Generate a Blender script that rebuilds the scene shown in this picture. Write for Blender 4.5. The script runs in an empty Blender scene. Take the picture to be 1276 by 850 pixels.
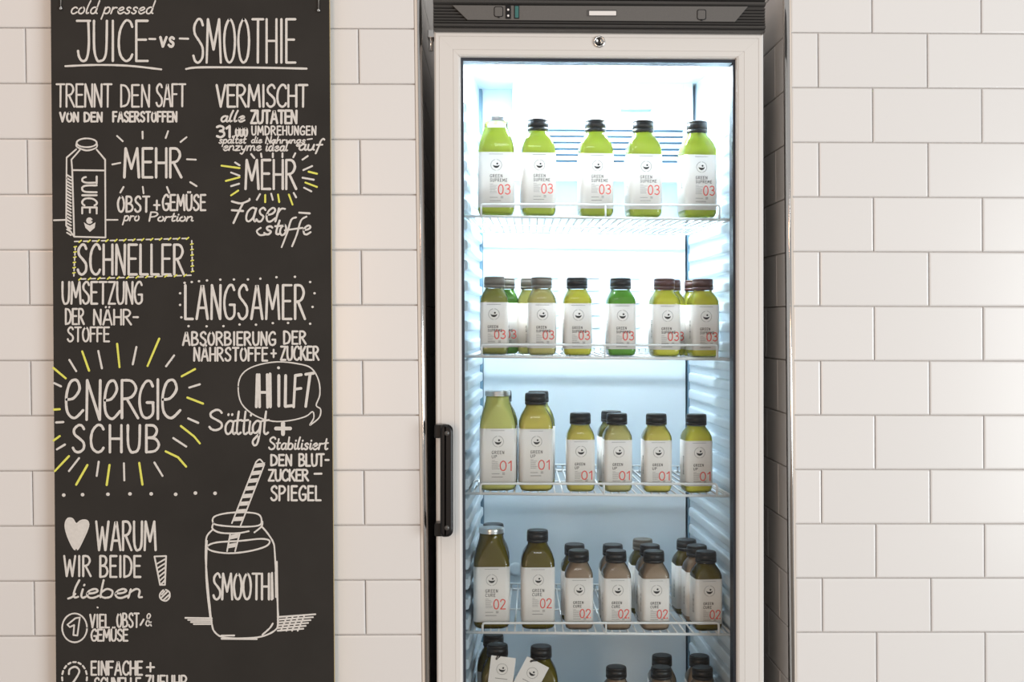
import bpy, bmesh, math, random
from mathutils import Vector, Matrix, Euler
random.seed(7)
C = bpy.context.scene.collection
PI = math.pi

# ---------------------------------------------------------------- camera
FPX = 1620.0
cam_data = bpy.data.cameras.new('camera')
cam_data.sensor_width = 36.0
cam_data.lens = FPX/1276*36
cam = bpy.data.objects.new('camera', cam_data)
C.objects.link(cam)
YAW = math.atan(21/FPX)
cam.location = (0, -2.42, 1.35)
cam.rotation_euler = (PI/2-YAW, 0, -YAW)
bpy.context.scene.camera = cam

# ---------------------------------------------------------------- world, lamps, exposure
w = bpy.data.worlds.new('world'); bpy.context.scene.world = w
w.use_nodes = True
bg = w.node_tree.nodes['Background']
bg.inputs[0].default_value = (1.0, 0.975, 0.95, 1)
bg.inputs[1].default_value = 0.44
def area(name, loc, target, sx, sy, power, col):
    l = bpy.data.lights.new(name, 'AREA'); l.shape = 'RECTANGLE'; l.size = sx; l.size_y = sy
    l.energy = power; l.color = col
    o = bpy.data.objects.new(name, l); C.objects.link(o)
    o.location = loc
    o.rotation_euler = (Vector(target)-Vector(loc)).to_track_quat('-Z', 'Y').to_euler()
    return o
area('ceiling_lamp', (-1.5, -1.9, 2.9), (-1.0, 0, 1.1), 0.5, 0.25, 4.5, (1.0, 0.55, 0.33))
area('side_light', (-1.25, -4.2, 1.35), (0.0, 0, 1.3), 0.75, 1.6, 35, (1.0, 0.66, 0.42))  # no window here: added warm fill from the left, brightens the right niche side
area('ceiling_lamp', (0.3, -2.1, 3.0), (0.1, 0, 1.2), 0.5, 0.25, 3, (1.0, 0.95, 0.9))
area('side_light', (3.8, -3.6, 1.1), (0.7, 0, 1.15), 2.6, 1.9, 140, (0.93, 0.985, 1.0))  # broad neutral window light from the right
sc = bpy.context.scene
sc.view_settings.view_transform = 'Standard'
sc.view_settings.look = 'None'
sc.view_settings.gamma = 1
sc.view_settings.use_curve_mapping = False
sc.view_settings.exposure = 0.0
try:
    sc.cycles.transparent_max_bounces = 24
except Exception: pass

# ---------------------------------------------------------------- helpers
_R = cam.rotation_euler.to_matrix()
_C = Vector(cam.location)
def P(px, py, Y=0.0):
    """point of the plane y=Y seen at a photo pixel (used for measuring sizes off the photograph)"""
    d = _R @ Vector(((px-638)/FPX, (425-py)/FPX, -1))
    t = (Y-_C.y)/d.y
    return _C + d*t
def PX(px, Y=0.0, py=404): return P(px, py, Y).x
def PZ(py, Y=0.0, px=617): return P(px, py, Y).z

FXC = PX(747)
def sk(v):                       # the fridge stands very slightly out of square
    return Vector((v[0]-0.0034*(v[2]-1.35), v[1], v[2]-0.0045*(v[0]-FXC)))

MATS = {}
def mat(name, col, rough=0.5, metal=0.0, spec=0.5, coat=0.0, noise=None, bump=None, emit=None, tint=0.0):
    if name in MATS: return MATS[name]
    m = bpy.data.materials.new(name); m.use_nodes = True
    nt = m.node_tree; b = nt.nodes['Principled BSDF']
    b.inputs['Base Color'].default_value = (*col, 1)
    b.inputs['Roughness'].default_value = rough
    b.inputs['Metallic'].default_value = metal
    b.inputs['Specular IOR Level'].default_value = spec
    b.inputs['Coat Weight'].default_value = coat
    b.inputs['Coat Roughness'].default_value = 0.05
    tc = nt.nodes.new('ShaderNodeTexCoord')
    src = None
    if noise:
        sc_, amt = noise
        n = nt.nodes.new('ShaderNodeTexNoise'); n.inputs['Scale'].default_value = sc_; n.inputs['Detail'].default_value = 5
        nt.links.new(tc.outputs['Object'], n.inputs['Vector'])
        mx = nt.nodes.new('ShaderNodeMix'); mx.data_type = 'RGBA'
        mx.inputs[6].default_value = (*[c*(1-amt) for c in col], 1)
        mx.inputs[7].default_value = (*[min(1, c*(1+amt)) for c in col], 1)
        nt.links.new(n.outputs['Fac'], mx.inputs[0])
        src = mx.outputs[2]
    if tint:
        oi = nt.nodes.new('ShaderNodeObjectInfo')
        hs = nt.nodes.new('ShaderNodeHueSaturation')
        mr = nt.nodes.new('ShaderNodeMapRange')
        mr.inputs['To Min'].default_value = 1-tint; mr.inputs['To Max'].default_value = 1+tint
        nt.links.new(oi.outputs['Random'], mr.inputs['Value'])
        nt.links.new(mr.outputs[0], hs.inputs['Value'])
        if src: nt.links.new(src, hs.inputs['Color'])
        else: hs.inputs['Color'].default_value = (*col, 1)
        src = hs.outputs[0]
    if src: nt.links.new(src, b.inputs['Base Color'])
    if bump:
        sc_, st, dist = bump
        n2 = nt.nodes.new('ShaderNodeTexNoise'); n2.inputs['Scale'].default_value = sc_
        nt.links.new(tc.outputs['Object'], n2.inputs['Vector'])
        bp = nt.nodes.new('ShaderNodeBump'); bp.inputs['Strength'].default_value = st; bp.inputs['Distance'].default_value = dist
        nt.links.new(n2.outputs['Fac'], bp.inputs['Height'])
        nt.links.new(bp.outputs[0], b.inputs['Normal'])
    if emit:
        b.inputs['Emission Color'].default_value = (*emit[0], 1)
        b.inputs['Emission Strength'].default_value = emit[1]
    MATS[name] = m
    return m
def glass(name, tint, ior=1.45, rough=0.0, base=0.0):
    """thin clear sheet: light passes straight through, the surface mirrors by Fresnel"""
    if name in MATS: return MATS[name]
    m = bpy.data.materials.new(name); m.use_nodes = True
    nt = m.node_tree; nt.nodes.clear()
    out = nt.nodes.new('ShaderNodeOutputMaterial')
    tr = nt.nodes.new('ShaderNodeBsdfTransparent'); tr.inputs[0].default_value = (*tint, 1)
    gl = nt.nodes.new('ShaderNodeBsdfGlossy'); gl.inputs['Roughness'].default_value = rough
    fr = nt.nodes.new('ShaderNodeFresnel'); fr.inputs[0].default_value = ior
    mx = nt.nodes.new('ShaderNodeMixShader')
    if base:
        ad = nt.nodes.new('ShaderNodeMath'); ad.operation = 'ADD'; ad.inputs[1].default_value = base
        nt.links.new(fr.outputs[0], ad.inputs[0]); nt.links.new(ad.outputs[0], mx.inputs[0])
    else:
        nt.links.new(fr.outputs[0], mx.inputs[0])
    nt.links.new(tr.outputs[0], mx.inputs[1]); nt.links.new(gl.outputs[0], mx.inputs[2])
    nt.links.new(mx.outputs[0], out.inputs[0])
    MATS[name] = m
    return m
def juice_mat(name, col):
    if name in MATS: return MATS[name]
    m = mat(name, col, 0.25, spec=0.4, coat=0.3, noise=(30, 0.1))
    nt = m.node_tree; b = nt.nodes['Principled BSDF']
    out = [n for n in nt.nodes if n.type == 'OUTPUT_MATERIAL'][0]
    tl = nt.nodes.new('ShaderNodeBsdfTranslucent'); tl.inputs[0].default_value = (*[min(1, c*1.15) for c in col], 1)
    mx = nt.nodes.new('ShaderNodeMixShader'); mx.inputs[0].default_value = 0.32
    nt.links.new(b.outputs[0], mx.inputs[1]); nt.links.new(tl.outputs[0], mx.inputs[2]); nt.links.new(mx.outputs[0], out.inputs[0])
    return m

class MB:
    def __init__(s): s.v = []; s.f = []; s.m = []; s.sm = []
    def add(s, vs, fs, m=0, smooth=False):
        o = len(s.v); s.v += [tuple(v) for v in vs]
        for f in fs: s.f.append(tuple(i+o for i in f)); s.m.append(m); s.sm.append(smooth)
        return s
    def box(s, x0, x1, y0, y1, z0, z1, m=0):
        vs = [(x, y, z) for x in (x0, x1) for y in (y0, y1) for z in (z0, z1)]
        return s.add(vs, [(0,1,3,2),(4,6,7,5),(0,4,5,1),(2,3,7,6),(0,2,6,4),(1,5,7,3)], m)
    def bbox(s, x0, x1, y0, y1, z0, z1, b=0.002, m=0):
        """box with chamfered edges"""
        bm = bmesh.new(); bmesh.ops.create_cube(bm, size=1)
        for v in bm.verts:
            v.co = Vector(((x0+x1)/2+v.co.x*(x1-x0), (y0+y1)/2+v.co.y*(y1-y0), (z0+z1)/2+v.co.z*(z1-z0)))
        bmesh.ops.bevel(bm, geom=bm.edges[:], offset=b, segments=2, profile=0.6, affect='EDGES')
        bm.verts.index_update()
        s.add([v.co.copy() for v in bm.verts], [[v.index for v in f.verts] for f in bm.faces], m); bm.free(); return s
    def rings(s, rings, m=0, closed=True, cap0=True, cap1=True, smooth=True):
        n = len(rings[0]); vs = [p for r in rings for p in r]; fs = []
        k = n if closed else n-1
        for i in range(len(rings)-1):
            for j in range(k):
                fs.append((i*n+j, i*n+(j+1) % n, (i+1)*n+(j+1) % n, (i+1)*n+j))
        s.add(vs, fs, m, smooth)
        o = len(s.v)-len(vs)
        if cap0: s.f.append(tuple(o+j for j in reversed(range(n)))); s.m.append(m); s.sm.append(False)
        if cap1: s.f.append(tuple(o+(len(rings)-1)*n+j for j in range(n))); s.m.append(m); s.sm.append(False)
        return s
    def tube(s, pts, r, n=8, m=0):
        pts = [Vector(p) for p in pts]; rg = []
        up = Vector((0.13, 0.31, 0.94))
        for i, p in enumerate(pts):
            t = (pts[min(i+1, len(pts)-1)]-pts[max(i-1, 0)]).normalized()
            a = t.cross(up)
            if a.length < 0.05: a = t.cross(Vector((1, 0, 0)))
            a.normalize(); b = t.cross(a)
            rr = r
            if 0 < i < len(pts)-1:
                c = max(0.5, math.cos(((pts[i+1]-p).normalized()).angle((p-pts[i-1]).normalized())/2)); rr = r/c*0.98
            rg.append([p+(a*math.cos(2*PI*j/n)+b*math.sin(2*PI*j/n))*rr for j in range(n)])
        return s.rings(rg, m)
    def lathe(s, prof, n=24, c=(0,0,0), m=0, axis='z', rib=0.0):
        rg = []
        for h, r in prof:
            ring = []
            for j in range(n):
                a = 2*PI*j/n; rr = r*(1-rib*(j % 2))
                if axis == 'z': ring.append((c[0]+rr*math.cos(a), c[1]+rr*math.sin(a), c[2]+h))
                else: ring.append((c[0]+rr*math.cos(a), c[1]+h, c[2]+rr*math.sin(a)))
            rg.append(ring)
        return s.rings(rg, m)
    def prism(s, poly, y0, y1, m=0):
        """poly = list of (x,z); extruded between y0 and y1"""
        n = len(poly)
        vs = [(x, y0, z) for x, z in poly]+[(x, y1, z) for x, z in poly]
        fs = [tuple(range(n)), tuple(reversed(range(n, 2*n)))]+[(i, i+n, (i+1) % n+n, (i+1) % n) for i in range(n)]
        return s.add(vs, fs, m)
    def build(s, name, mats, parent=None, loc=None, skew=False, fix=True):
        vs = [Vector(v) for v in s.v]
        if skew: vs = [sk(v) for v in vs]
        o3 = Vector((0, 0, 0))
        if loc is not None: o3 = Vector(loc)
        elif parent is not None: o3 = wloc(parent)
        if loc is not None and parent is not None: pass
        me = bpy.data.meshes.new(name)
        me.from_pydata([tuple(v-o3) for v in vs], [], s.f)
        if not isinstance(mats, (list, tuple)): mats = [mats]
        for m in mats: me.materials.append(m)
        me.polygons.foreach_set('material_index', s.m)
        me.polygons.foreach_set('use_smooth', s.sm)
        if fix:
            bm = bmesh.new(); bm.from_mesh(me); bmesh.ops.recalc_face_normals(bm, faces=bm.faces[:]); bm.to_mesh(me); bm.free()
        me.update()
        o = bpy.data.objects.new(name, me); C.objects.link(o)
        if parent is not None:
            o.parent = parent
            o.location = o3-wloc(parent)
        else: o.location = o3
        return o
def wloc(o):
    v = Vector(o.location)
    while o.parent: o = o.parent; v = v+Vector(o.location)
    return v
def thing(name, label, cat, loc, group=None):
    o = bpy.data.objects.new(name, None); o.empty_display_size = 0.05; C.objects.link(o); o.location = loc
    o['label'] = label; o['category'] = cat
    if group: o['group'] = group
    return o
def structure(o): o['kind'] = 'structure'; return o

# ---------------------------------------------------------------- materials
M_tile = mat('glazed_tile', (0.81, 0.803, 0.80), 0.22, spec=0.5, tint=0.012, bump=(7, 0.06, 0.004))
M_grout = mat('grout', (0.70, 0.665, 0.64), 0.9, noise=(60, 0.08))
M_chrome = mat('polished_trim', (0.75, 0.74, 0.73), 0.14, metal=1.0)
M_edge = mat('beige_trim', (0.72, 0.66, 0.6), 0.4)
M_board = mat('blackboard_face', (0.030, 0.0275, 0.025), 0.7, spec=0.25, noise=(9, 0.3))
M_ply = mat('birch_edge', (0.55, 0.42, 0.2), 0.6)
M_chalk = mat('white_chalk', (0.74, 0.72, 0.69), 0.9, spec=0.1, noise=(160, 0.14))
M_yellow = mat('yellow_chalk', (0.80, 0.80, 0.16), 0.9, spec=0.1, noise=(160, 0.14))
M_door = mat('door_aluminium', (0.76, 0.745, 0.725), 0.38, spec=0.45, noise=(3, 0.01))
M_case = mat('case_grey', (0.72, 0.71, 0.69), 0.4)
M_liner = mat('liner_plastic', (0.69, 0.795, 0.865), 0.35, spec=0.4)
M_post = mat('liner_post', (0.14, 0.26, 0.36), 0.4)
M_slot = mat('vent_dark', (0.035, 0.08, 0.12), 0.6)
M_gasket = mat('gasket_rubber', (0.02, 0.028, 0.045), 0.5)
M_black = mat('black_plastic', (0.008, 0.008, 0.009), 0.3, spec=0.3)
M_hood = mat('hood_gloss', (0.085, 0.082, 0.08), 0.22, spec=0.6)
M_hoodm = mat('hood_matt', (0.125, 0.12, 0.115), 0.55, noise=(500, 0.15))
M_wire = mat('white_wire', (0.86, 0.88, 0.88), 0.3)
M_paper = mat('label_paper', (0.87, 0.845, 0.81), 0.6, spec=0.25)
M_ink = mat('black_ink', (0.03, 0.03, 0.03), 0.6)
M_grey = mat('grey_ink', (0.33, 0.32, 0.31), 0.6)
M_red = mat('coral_ink', (0.78, 0.12, 0.10), 0.6)
M_capb = mat('black_cap', (0.014, 0.014, 0.015), 0.38)
M_capbr = mat('brown_cap', (0.09, 0.035, 0.03), 0.4)
M_capg = mat('grey_cap', (0.16, 0.145, 0.12), 0.45)
M_silver = mat('silver_cap', (0.75, 0.75, 0.74), 0.28, metal=1.0)
M_shell = glass('bottle_clear', (0.99, 1.0, 0.995), 1.4, 0.02)
M_pane = glass('door_glass', (0.975, 0.99, 0.995), 1.3, 0.0)
M_floor = mat('floor_screed', (0.23, 0.21, 0.19), 0.5, noise=(4, 0.12))

# ---------------------------------------------------------------- stroke lettering
G = {
'A':(.56,".0,0 .26,1 .32,1 .56,0;.09,.33 .47,.33"),
'B':(.5,"0,0 0,1;~0,1 .3,.98 .42,.8 .3,.58 0,.53;~0,.53 .35,.5 .5,.27 .35,.05 0,0"),
'C':(.5,"~.5,.85 .42,.98 .25,1 .06,.78 0,.45 .06,.15 .25,0 .42,.05 .5,.16"),
'D':(.5,"0,0 0,1;~0,1 .28,.95 .47,.72 .5,.42 .36,.1 0,0"),
'E':(.42,"0,0 0,1;0,1 .42,1;0,.53 .36,.53;0,0 .42,0"),
'F':(.42,"0,0 0,1;0,1 .42,1;0,.55 .34,.55"),
'G':(.52,"~.5,.86 .4,1 .22,.97 .04,.72 0,.4 .1,.08 .3,0 .5,.12 .51,.4;.52,.42 .28,.42"),
'H':(.46,"0,0 0,1;.46,0 .46,1;0,.5 .46,.5"),
'I':(.14,".07,0 .07,1"),
'J':(.48,"0,1 .48,1;~.42,1 .44,.4 .36,.06 .2,0 .08,.1 .04,.25"),
'K':(.46,"0,0 0,1;.43,1 .02,.42;.12,.54 .46,0"),
'L':(.38,"0,1 0,0;0,0 .38,0"),
'M':(.66,"0,0 .06,1;.06,1 .32,.3;.32,.3 .58,1;.58,1 .66,0"),
'N':(.46,"0,0 .02,1;.02,1 .44,0;.44,0 .46,1"),
'O':(.5,"~.25,1 .06,.8 0,.48 .08,.12 .25,0 .43,.14 .5,.5 .43,.85 .25,1"),
'P':(.46,"0,0 0,1;~0,1 .32,.98 .46,.76 .3,.52 0,.46"),
'R':(.5,"0,0 0,1;~0,1 .3,.98 .44,.78 .3,.56 0,.5;.16,.5 .5,0"),
'S':(.46,"~.44,.86 .36,.98 .22,1 .05,.85 .07,.66 .27,.5 .43,.34 .42,.12 .24,0 .08,.04 0,.16"),
'T':(.5,"0,1 .5,1;.26,1 .25,0"),
'U':(.48,"~0,1 .01,.3 .12,.02 .24,0 .38,.06 .46,.3 .48,1"),
'V':(.5,"0,1 .24,0;.24,0 .5,1"),
'W':(.74,"0,1 .17,0;.17,0 .37,.8;.37,.8 .55,0;.55,0 .74,1"),
'Z':(.46,".02,1 .46,1;.46,1 0,0;0,0 .46,0"),
'X':(.5,"0,1 .5,0;.5,1 0,0"),'Y':(.5,"0,1 .25,.5;.5,1 .25,.5;.25,.5 .25,0"),
'+':(.34,"0,.45 .34,.45;.17,.2 .17,.7"),
'-':(.3,"0,.5 .3,.5"),
'.':(.06,".03,.02 .03,.05"),
'&':(.4,"~.4,0 .2,.45 .12,.75 .24,.95 .34,.75 .1,.35 .05,.1 .2,0 .38,.3"),
'0':(.46,"~.23,1 .06,.82 0,.5 .06,.14 .23,0 .4,.14 .46,.5 .4,.86 .23,1"),
'1':(.24,".0,.78 .2,1;.2,1 .2,0"),
'2':(.46,"~0,.78 .08,.96 .26,1 .42,.85 .38,.6 .2,.3 0,0;0,0 .46,0"),
'3':(.46,"~.02,.9 .2,1 .4,.9 .4,.66 .2,.54;~.2,.54 .42,.46 .46,.2 .25,0 .02,.1"),
'a':(.42,"~.36,.46 .2,.5 .04,.34 .04,.1 .16,0 .32,.14 .38,.48;~.38,.48 .35,.14 .42,.0 .48,.05"),
'b':(.4,"~.04,1 .02,.5 .02,.04;~.02,.3 .18,.5 .36,.38 .34,.08 .16,0 .02,.1"),
'c':(.36,"~.34,.42 .22,.5 .06,.38 .02,.16 .12,0 .26,.02 .38,.12"),
'd':(.44,"~.36,.44 .2,.5 .04,.34 .04,.1 .16,0 .32,.14 .42,1;~.38,.4 .36,.1 .46,.02"),
'e':(.38,"~.04,.24 .24,.28 .34,.4 .24,.5 .08,.4 .02,.2 .1,.02 .24,0 .4,.12"),
'f':(.34,"~.42,.92 .34,1 .22,.8 .16,.3 .06,-.3;.02,.46 .36,.48"),
'g':(.42,"~.36,.46 .2,.5 .04,.34 .04,.12 .16,.04 .32,.18 .38,.48;~.38,.48 .34,.0 .26,-.36 .12,-.42 .06,-.25 .3,-.02"),
'h':(.4,"~.06,1 .02,.5 .0,0;~.02,.3 .2,.5 .32,.42 .34,0"),
'i':(.14,"~.06,.48 .04,.12 .1,0 .18,.06;.08,.7 .09,.74"),
'l':(.18,"~.14,1 .06,.6 .03,.2 .08,.02 .18,.06"),
'm':(.62,"~.04,.48 .02,.2 .0,0;~.02,.3 .18,.5 .28,.4 .28,0;~.28,.3 .42,.5 .54,.4 .54,.05 .62,.03"),
'n':(.4,"~.04,.48 .02,.2 .0,0;~.02,.3 .2,.5 .32,.4 .32,.06 .42,.04"),
'o':(.38,"~.2,.5 .04,.36 .02,.14 .14,0 .3,.06 .36,.28 .3,.45 .2,.5"),
'p':(.4,"~.06,.48 .02,.0 -.03,-.42;~.03,.3 .2,.5 .36,.4 .34,.1 .18,0 .03,.1"),
'r':(.3,"~.04,.48 .02,.2 .0,0;~.02,.28 .14,.46 .3,.46"),
's':(.32,"~.3,.42 .2,.5 .07,.42 .12,.28 .27,.18 .22,.02 .1,0 0,.08"),
't':(.28,"~.14,.85 .1,.4 .1,.08 .18,0 .28,.06;.0,.5 .28,.53"),
'u':(.4,"~.03,.48 .03,.14 .12,0 .28,.08 .36,.48;~.36,.48 .34,.12 .42,.02"),
'v':(.36,"0,.5 .14,0;.14,0 .36,.5"),
'y':(.4,"~.03,.48 .05,.18 .16,.08 .3,.18;~.38,.5 .28,.0 .14,-.38 .0,-.3"),
'z':(.36,".02,.48 .34,.48;.34,.48 .0,.0;0,0 .36,.02"),
}
def smooth_pts(pts, k=5):
    out = []; n = len(pts)
    cl = (abs(pts[0][0]-pts[-1][0])+abs(pts[0][1]-pts[-1][1])) < 1e-5
    for i in range(n-1):
        p0 = pts[i-1] if i > 0 else (pts[-2] if cl else pts[0])
        p3 = pts[i+2] if i+2 < n else (pts[1] if cl else pts[-1])
        p1, p2 = pts[i], pts[i+1]
        for j in range(k):
            t = j/k
            out.append(tuple(0.5*((2*p1[a])+(-p0[a]+p2[a])*t+(2*p0[a]-5*p1[a]+4*p2[a]-p3[a])*t*t+(-p0[a]+3*p1[a]-3*p2[a]+p3[a])*t**3) for a in (0, 1)))
    out.append(pts[-1]); return out
def parse(s):
    res = []
    for st in s.split(';'):
        sm = st.startswith('~'); st = st.lstrip('~')
        pts = [tuple(float(c) for c in p.split(',')) for p in st.split()]
        res.append((pts, sm))
    return res
def text_strokes(txt, x0, x1, yt, yb, slant=0.0, gap=0.2, jit=0.0, space=0.34):
    """strokes in 2D (y downwards) fitted between x0 and x1, cap line yt, base line yb"""
    H = yb-yt; adv = 0; items = []
    for ch in txt:
        if ch == ' ': adv += space; continue
        base = {'Ä':'A','Ü':'U','ä':'a','ü':'u'}.get(ch, ch)
        wd, s = G[base]
        st = parse(s)
        if ch != base:
            top = 1.16 if ch.isupper() else 0.72
            st += [([(wd*.3, top), (wd*.32, top+.03)], False), ([(wd*.7, top), (wd*.72, top+.03)], False)]
        dy = random.uniform(-jit, jit); hs = 1+random.uniform(-jit, jit)
        items.append((adv, st, dy, hs)); adv += wd+gap
    tot = adv-gap; kx = (x1-x0)/max(tot, 1e-6)
    out = []
    for a, st, dy, hs in items:
        for pts, sm in st:
            q = [((x+a), y*hs+dy) for x, y in pts]
            if sm: q = smooth_pts(q, 4)
            out.append([(x0+x*kx+slant*y*H, yb-y*H) for x, y in q])
    return out
def ribbon2d(pts, wd, wob=0.0):
    """returns (verts2d, faces) of a round ended ribbon"""
    n = len(pts); vs = []; fs = []
    h = wd/2
    L = []; Rr = []
    for i in range(n):
        a = pts[max(i-1, 0)]; b = pts[min(i+1, n-1)]
        dx, dy = b[0]-a[0], b[1]-a[1]; l = math.hypot(dx, dy) or 1e-9
        nx, ny = -dy/l, dx/l
        hh = h*(1+random.uniform(-wob, wob))
        L.append((pts[i][0]+nx*hh, pts[i][1]+ny*hh)); Rr.append((pts[i][0]-nx*hh, pts[i][1]-ny*hh))
    vs = L+Rr
    for i in range(n-1): fs.append((i, i+1, n+i+1, n+i))
    for end in (0, n-1):
        o = pts[end]; q = pts[1] if end == 0 else pts[n-2]
        ang = math.atan2(o[1]-q[1], o[0]-q[0])
        b0 = len(vs)
        for k in range(6):
            t = ang-PI/2+PI*k/5
            vs.append((o[0]+h*math.cos(t), o[1]+h*math.sin(t)))
        fs.append(tuple(range(b0, b0+6)))
    return vs, fs
mpb_ref = [None]; OFF = [0]
def add_strokes(mb, strokes, wd, mapper, m=0, wob=0.08):
    if mapper is mpb_ref[0]: wd *= 1.1; OFF[0] += 1
    for i, s in enumerate(strokes):
        vs, fs = ribbon2d(s, wd, wob)
        L = [mapper(*v) for v in vs]
        nn = (Vector(L[1])-Vector(L[0])).cross(Vector(L[len(L)//2])-Vector(L[0]))
        e_ = 0.000012*(i % 12)+(0.00016*(OFF[0] % 4) if mapper is mpb_ref[0] else 0)
        mb.add([(x, y-e_, z) for x, y, z in L], fs, m)

# ---------------------------------------------------------------- setting: floor, walls, tiles
structure(MB().box(-2.2, 2.2, -4.2, 0.8, -0.05, 0.0).build('floor', M_floor))
SH = 0.011                       # the tiler's vertical joints lean a little
def lean(x, z): return x-SH*(z-1.35)
XL, XR = PX(521.5), PX(988.5)
TD = 0.008                       # tile thickness
def wall_slab(name, x0, x1):
    pl = [(lean(x0, 0), 0), (lean(x1, 0), 0), (lean(x1, 2.5), 2.5), (lean(x0, 2.5), 2.5)]
    return structure(MB().prism(pl, TD-0.0015, 0.70).build(name, M_grout))
tile_cache = {}
def tile_mesh(wd, ht, mat_):
    key = (round(wd, 4), round(ht, 4))
    if key in tile_cache: return tile_cache[key]
    g = 0.0009; mb = MB()
    def ring(ins, y): return [(x-SH*z, y, z) for x, z in ((-wd/2+ins, -ht/2+ins), (wd/2-ins, -ht/2+ins), (wd/2-ins, ht/2-ins), (-wd/2+ins, ht/2-ins))]
    mb.rings([ring(g, TD), ring(g, 0.0018), ring(g+0.0009, 0.0006), ring(g+0.003, 0.0)], 0, cap0=False, cap1=True, smooth=False)
    me = bpy.data.meshes.new('tile'); me.from_pydata(mb.v, [], mb.f); me.materials.append(mat_)
    bm = bmesh.new(); bm.from_mesh(me); bmesh.ops.recalc_face_normals(bm, faces=bm.faces[:])
    bm.to_mesh(me); bm.free()
    tile_cache[key] = me; return me
def lay_tiles(parent, xlo, xhi, zj, pitch, jointA, jointB, wA, slope):
    """zj: height of a joint; rows above / below it. even rows use jointA phase"""
    r0 = int(math.floor((0.0-zj)/pitch))
    r = r0
    while True:
        zb = zj+r*pitch; zt = zb+pitch
        if zb > 2.45: break
        zb_ = max(zb, 0.0)
        if zt-zb_ > 0.02:
            ph = jointA if r % 2 == 0 else jointB
            k0 = math.floor((xlo-ph)/wA)
            xs = [xlo]
            k = k0+1
            while ph+k*wA < xhi-0.012:
                if ph+k*wA > xlo+0.012: xs.append(ph+k*wA)
                k += 1
            xs.append(xhi)
            for a, b in zip(xs[:-1], xs[1:]):
                zc = (zb_+zt)/2
                o = bpy.data.objects.new('tile', tile_mesh(b-a, zt-zb_, M_tile)); C.objects.link(o)
                o.parent = parent
                xc = (a+b)/2
                o.location = Vector((lean(xc, zc), random.uniform(-0.0002, 0.0002), zc-slope*(xc)))-wloc(parent)
                o.rotation_euler = (random.uniform(-.0012, .0012), slope, random.uniform(-.0012, .0012))
        r += 1
wl = wall_slab('wall_left', -1.75, XL)
pitL = (P(480, 35.6).z-P(480, 723).z)/10
jA = PX(451); wA = (PX(451)-PX(37))/3
lay_tiles(wl, -1.75, XL, P(480, 723).z, pitL, jA+wA/2, jA, wA, -0.0005)
wr = wall_slab('wall_right', XR, 1.75)
pitR = (P(1130, 41.3).z-P(1130, 720.6).z)/10
jA = PX(1089.6); jB = PX(1022.2); wR = ((PX(1158.6)-PX(1022.2))+(PX(1224.7)-PX(1089.6)))/2
zR = P(1130, 720.6).z+0.0022*PX(1130)
lay_tiles(wr, XR, 1.75, zR, pitR, jB+wR if False else jA, jB, wR, 0.0022)

# niche: two tiled sides, a back
ND = 0.70
def reveal(name, x, s):
    xw = x
    pl = [(lean(x, 0), 0), (lean(x, 0)+0.004*s, 0), (lean(x, 2.5)+0.004*s, 2.5), (lean(x, 2.5), 2.5)]
    o = structure(MB().prism(pl, 0.012, ND).build(name, M_grout))
    zj, pit = (P(480, 723).z, pitL) if s < 0 else (zR-0.0022*XR, pitR)
    r = -12
    for r in range(-12, 18):
        zb = max(0, zj+r*pit); zt = zj+(r+1)*pit
        if zt < 0.02 or zb > 2.45: continue
        ys = [0.013, 0.113, 0.316, 0.519, ND] if r % 2 else [0.013, 0.214, 0.417, 0.62, ND]
        for a, b in zip(ys[:-1], ys[1:]):
            g = 0.001; t = -s
            X0 = lean(x, (zb+zt)/2)
            mb = MB()
            def ring(i, d):
                return [(X0+t*d-SH*(z-(zb+zt)/2), y, z) for y, z in ((a+i, zb+i), (b-i, zb+i), (b-i, zt-i), (a+i, zt-i))]
            mb.rings([ring(g, 0.0), ring(g, 0.0045), ring(g+0.0008, 0.0056), ring(g+0.003, 0.006)], 0, cap0=False, cap1=True, smooth=False)
            mb.build('tile', M_tile, o, loc=(X0, a, zb))
    return o
reveal('wall_niche_left', XL, -1)
reveal('wall_niche_right', XR, 1)
structure(MB().box(XL-0.02, XR+0.02, ND, ND+0.05, 0, 2.5).build('wall_back', M_grout))

# metal corner trims of the niche
def trim(name, x, s):
    """quarter round nosing along the niche edge; s = direction into the niche"""
    rg = []
    for z in (0.0, 2.48):
        X = lean(x, z); ring = []
        for k in range(7):
            a = PI/2*k/6
            ring.append((X+s*0.0085*math.sin(a), 0.0075-0.0095*math.cos(a), z))
        ring += [(X+s*0.0085, 0.014, z), (X, 0.014, z)]
        rg.append(ring)
    o = MB().rings(rg, 0).build(name, M_chrome)
    return structure(o)
trim('trim_1', XL+0.0045, 1)
trim('trim_2', XR-0.003, -1)
def lip(name, xa, xb):
    pl = [(lean(xa, 0), 0), (lean(xb, 0), 0), (lean(xb, 2.48), 2.48), (lean(xa, 2.48), 2.48)]
    return structure(MB().prism(pl, -0.0012, 0.012).build(name, M_edge))
lip('trim_3', XL-0.0005, XL+0.0045)
lip('trim_4', XR-0.003, XR+0.0005)

# ---------------------------------------------------------------- fridge
X0, X1 = PX(542.5), PX(951.7)
ZT = PZ(40.8, 0, 747)
ZB = 0.16
DOOR_T = 0.045
fr = thing('display_fridge', 'tall white-framed glass-door drinks fridge with grey hood, standing in the tiled wall niche', 'fridge', (FXC, 0.30, 0))
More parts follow.
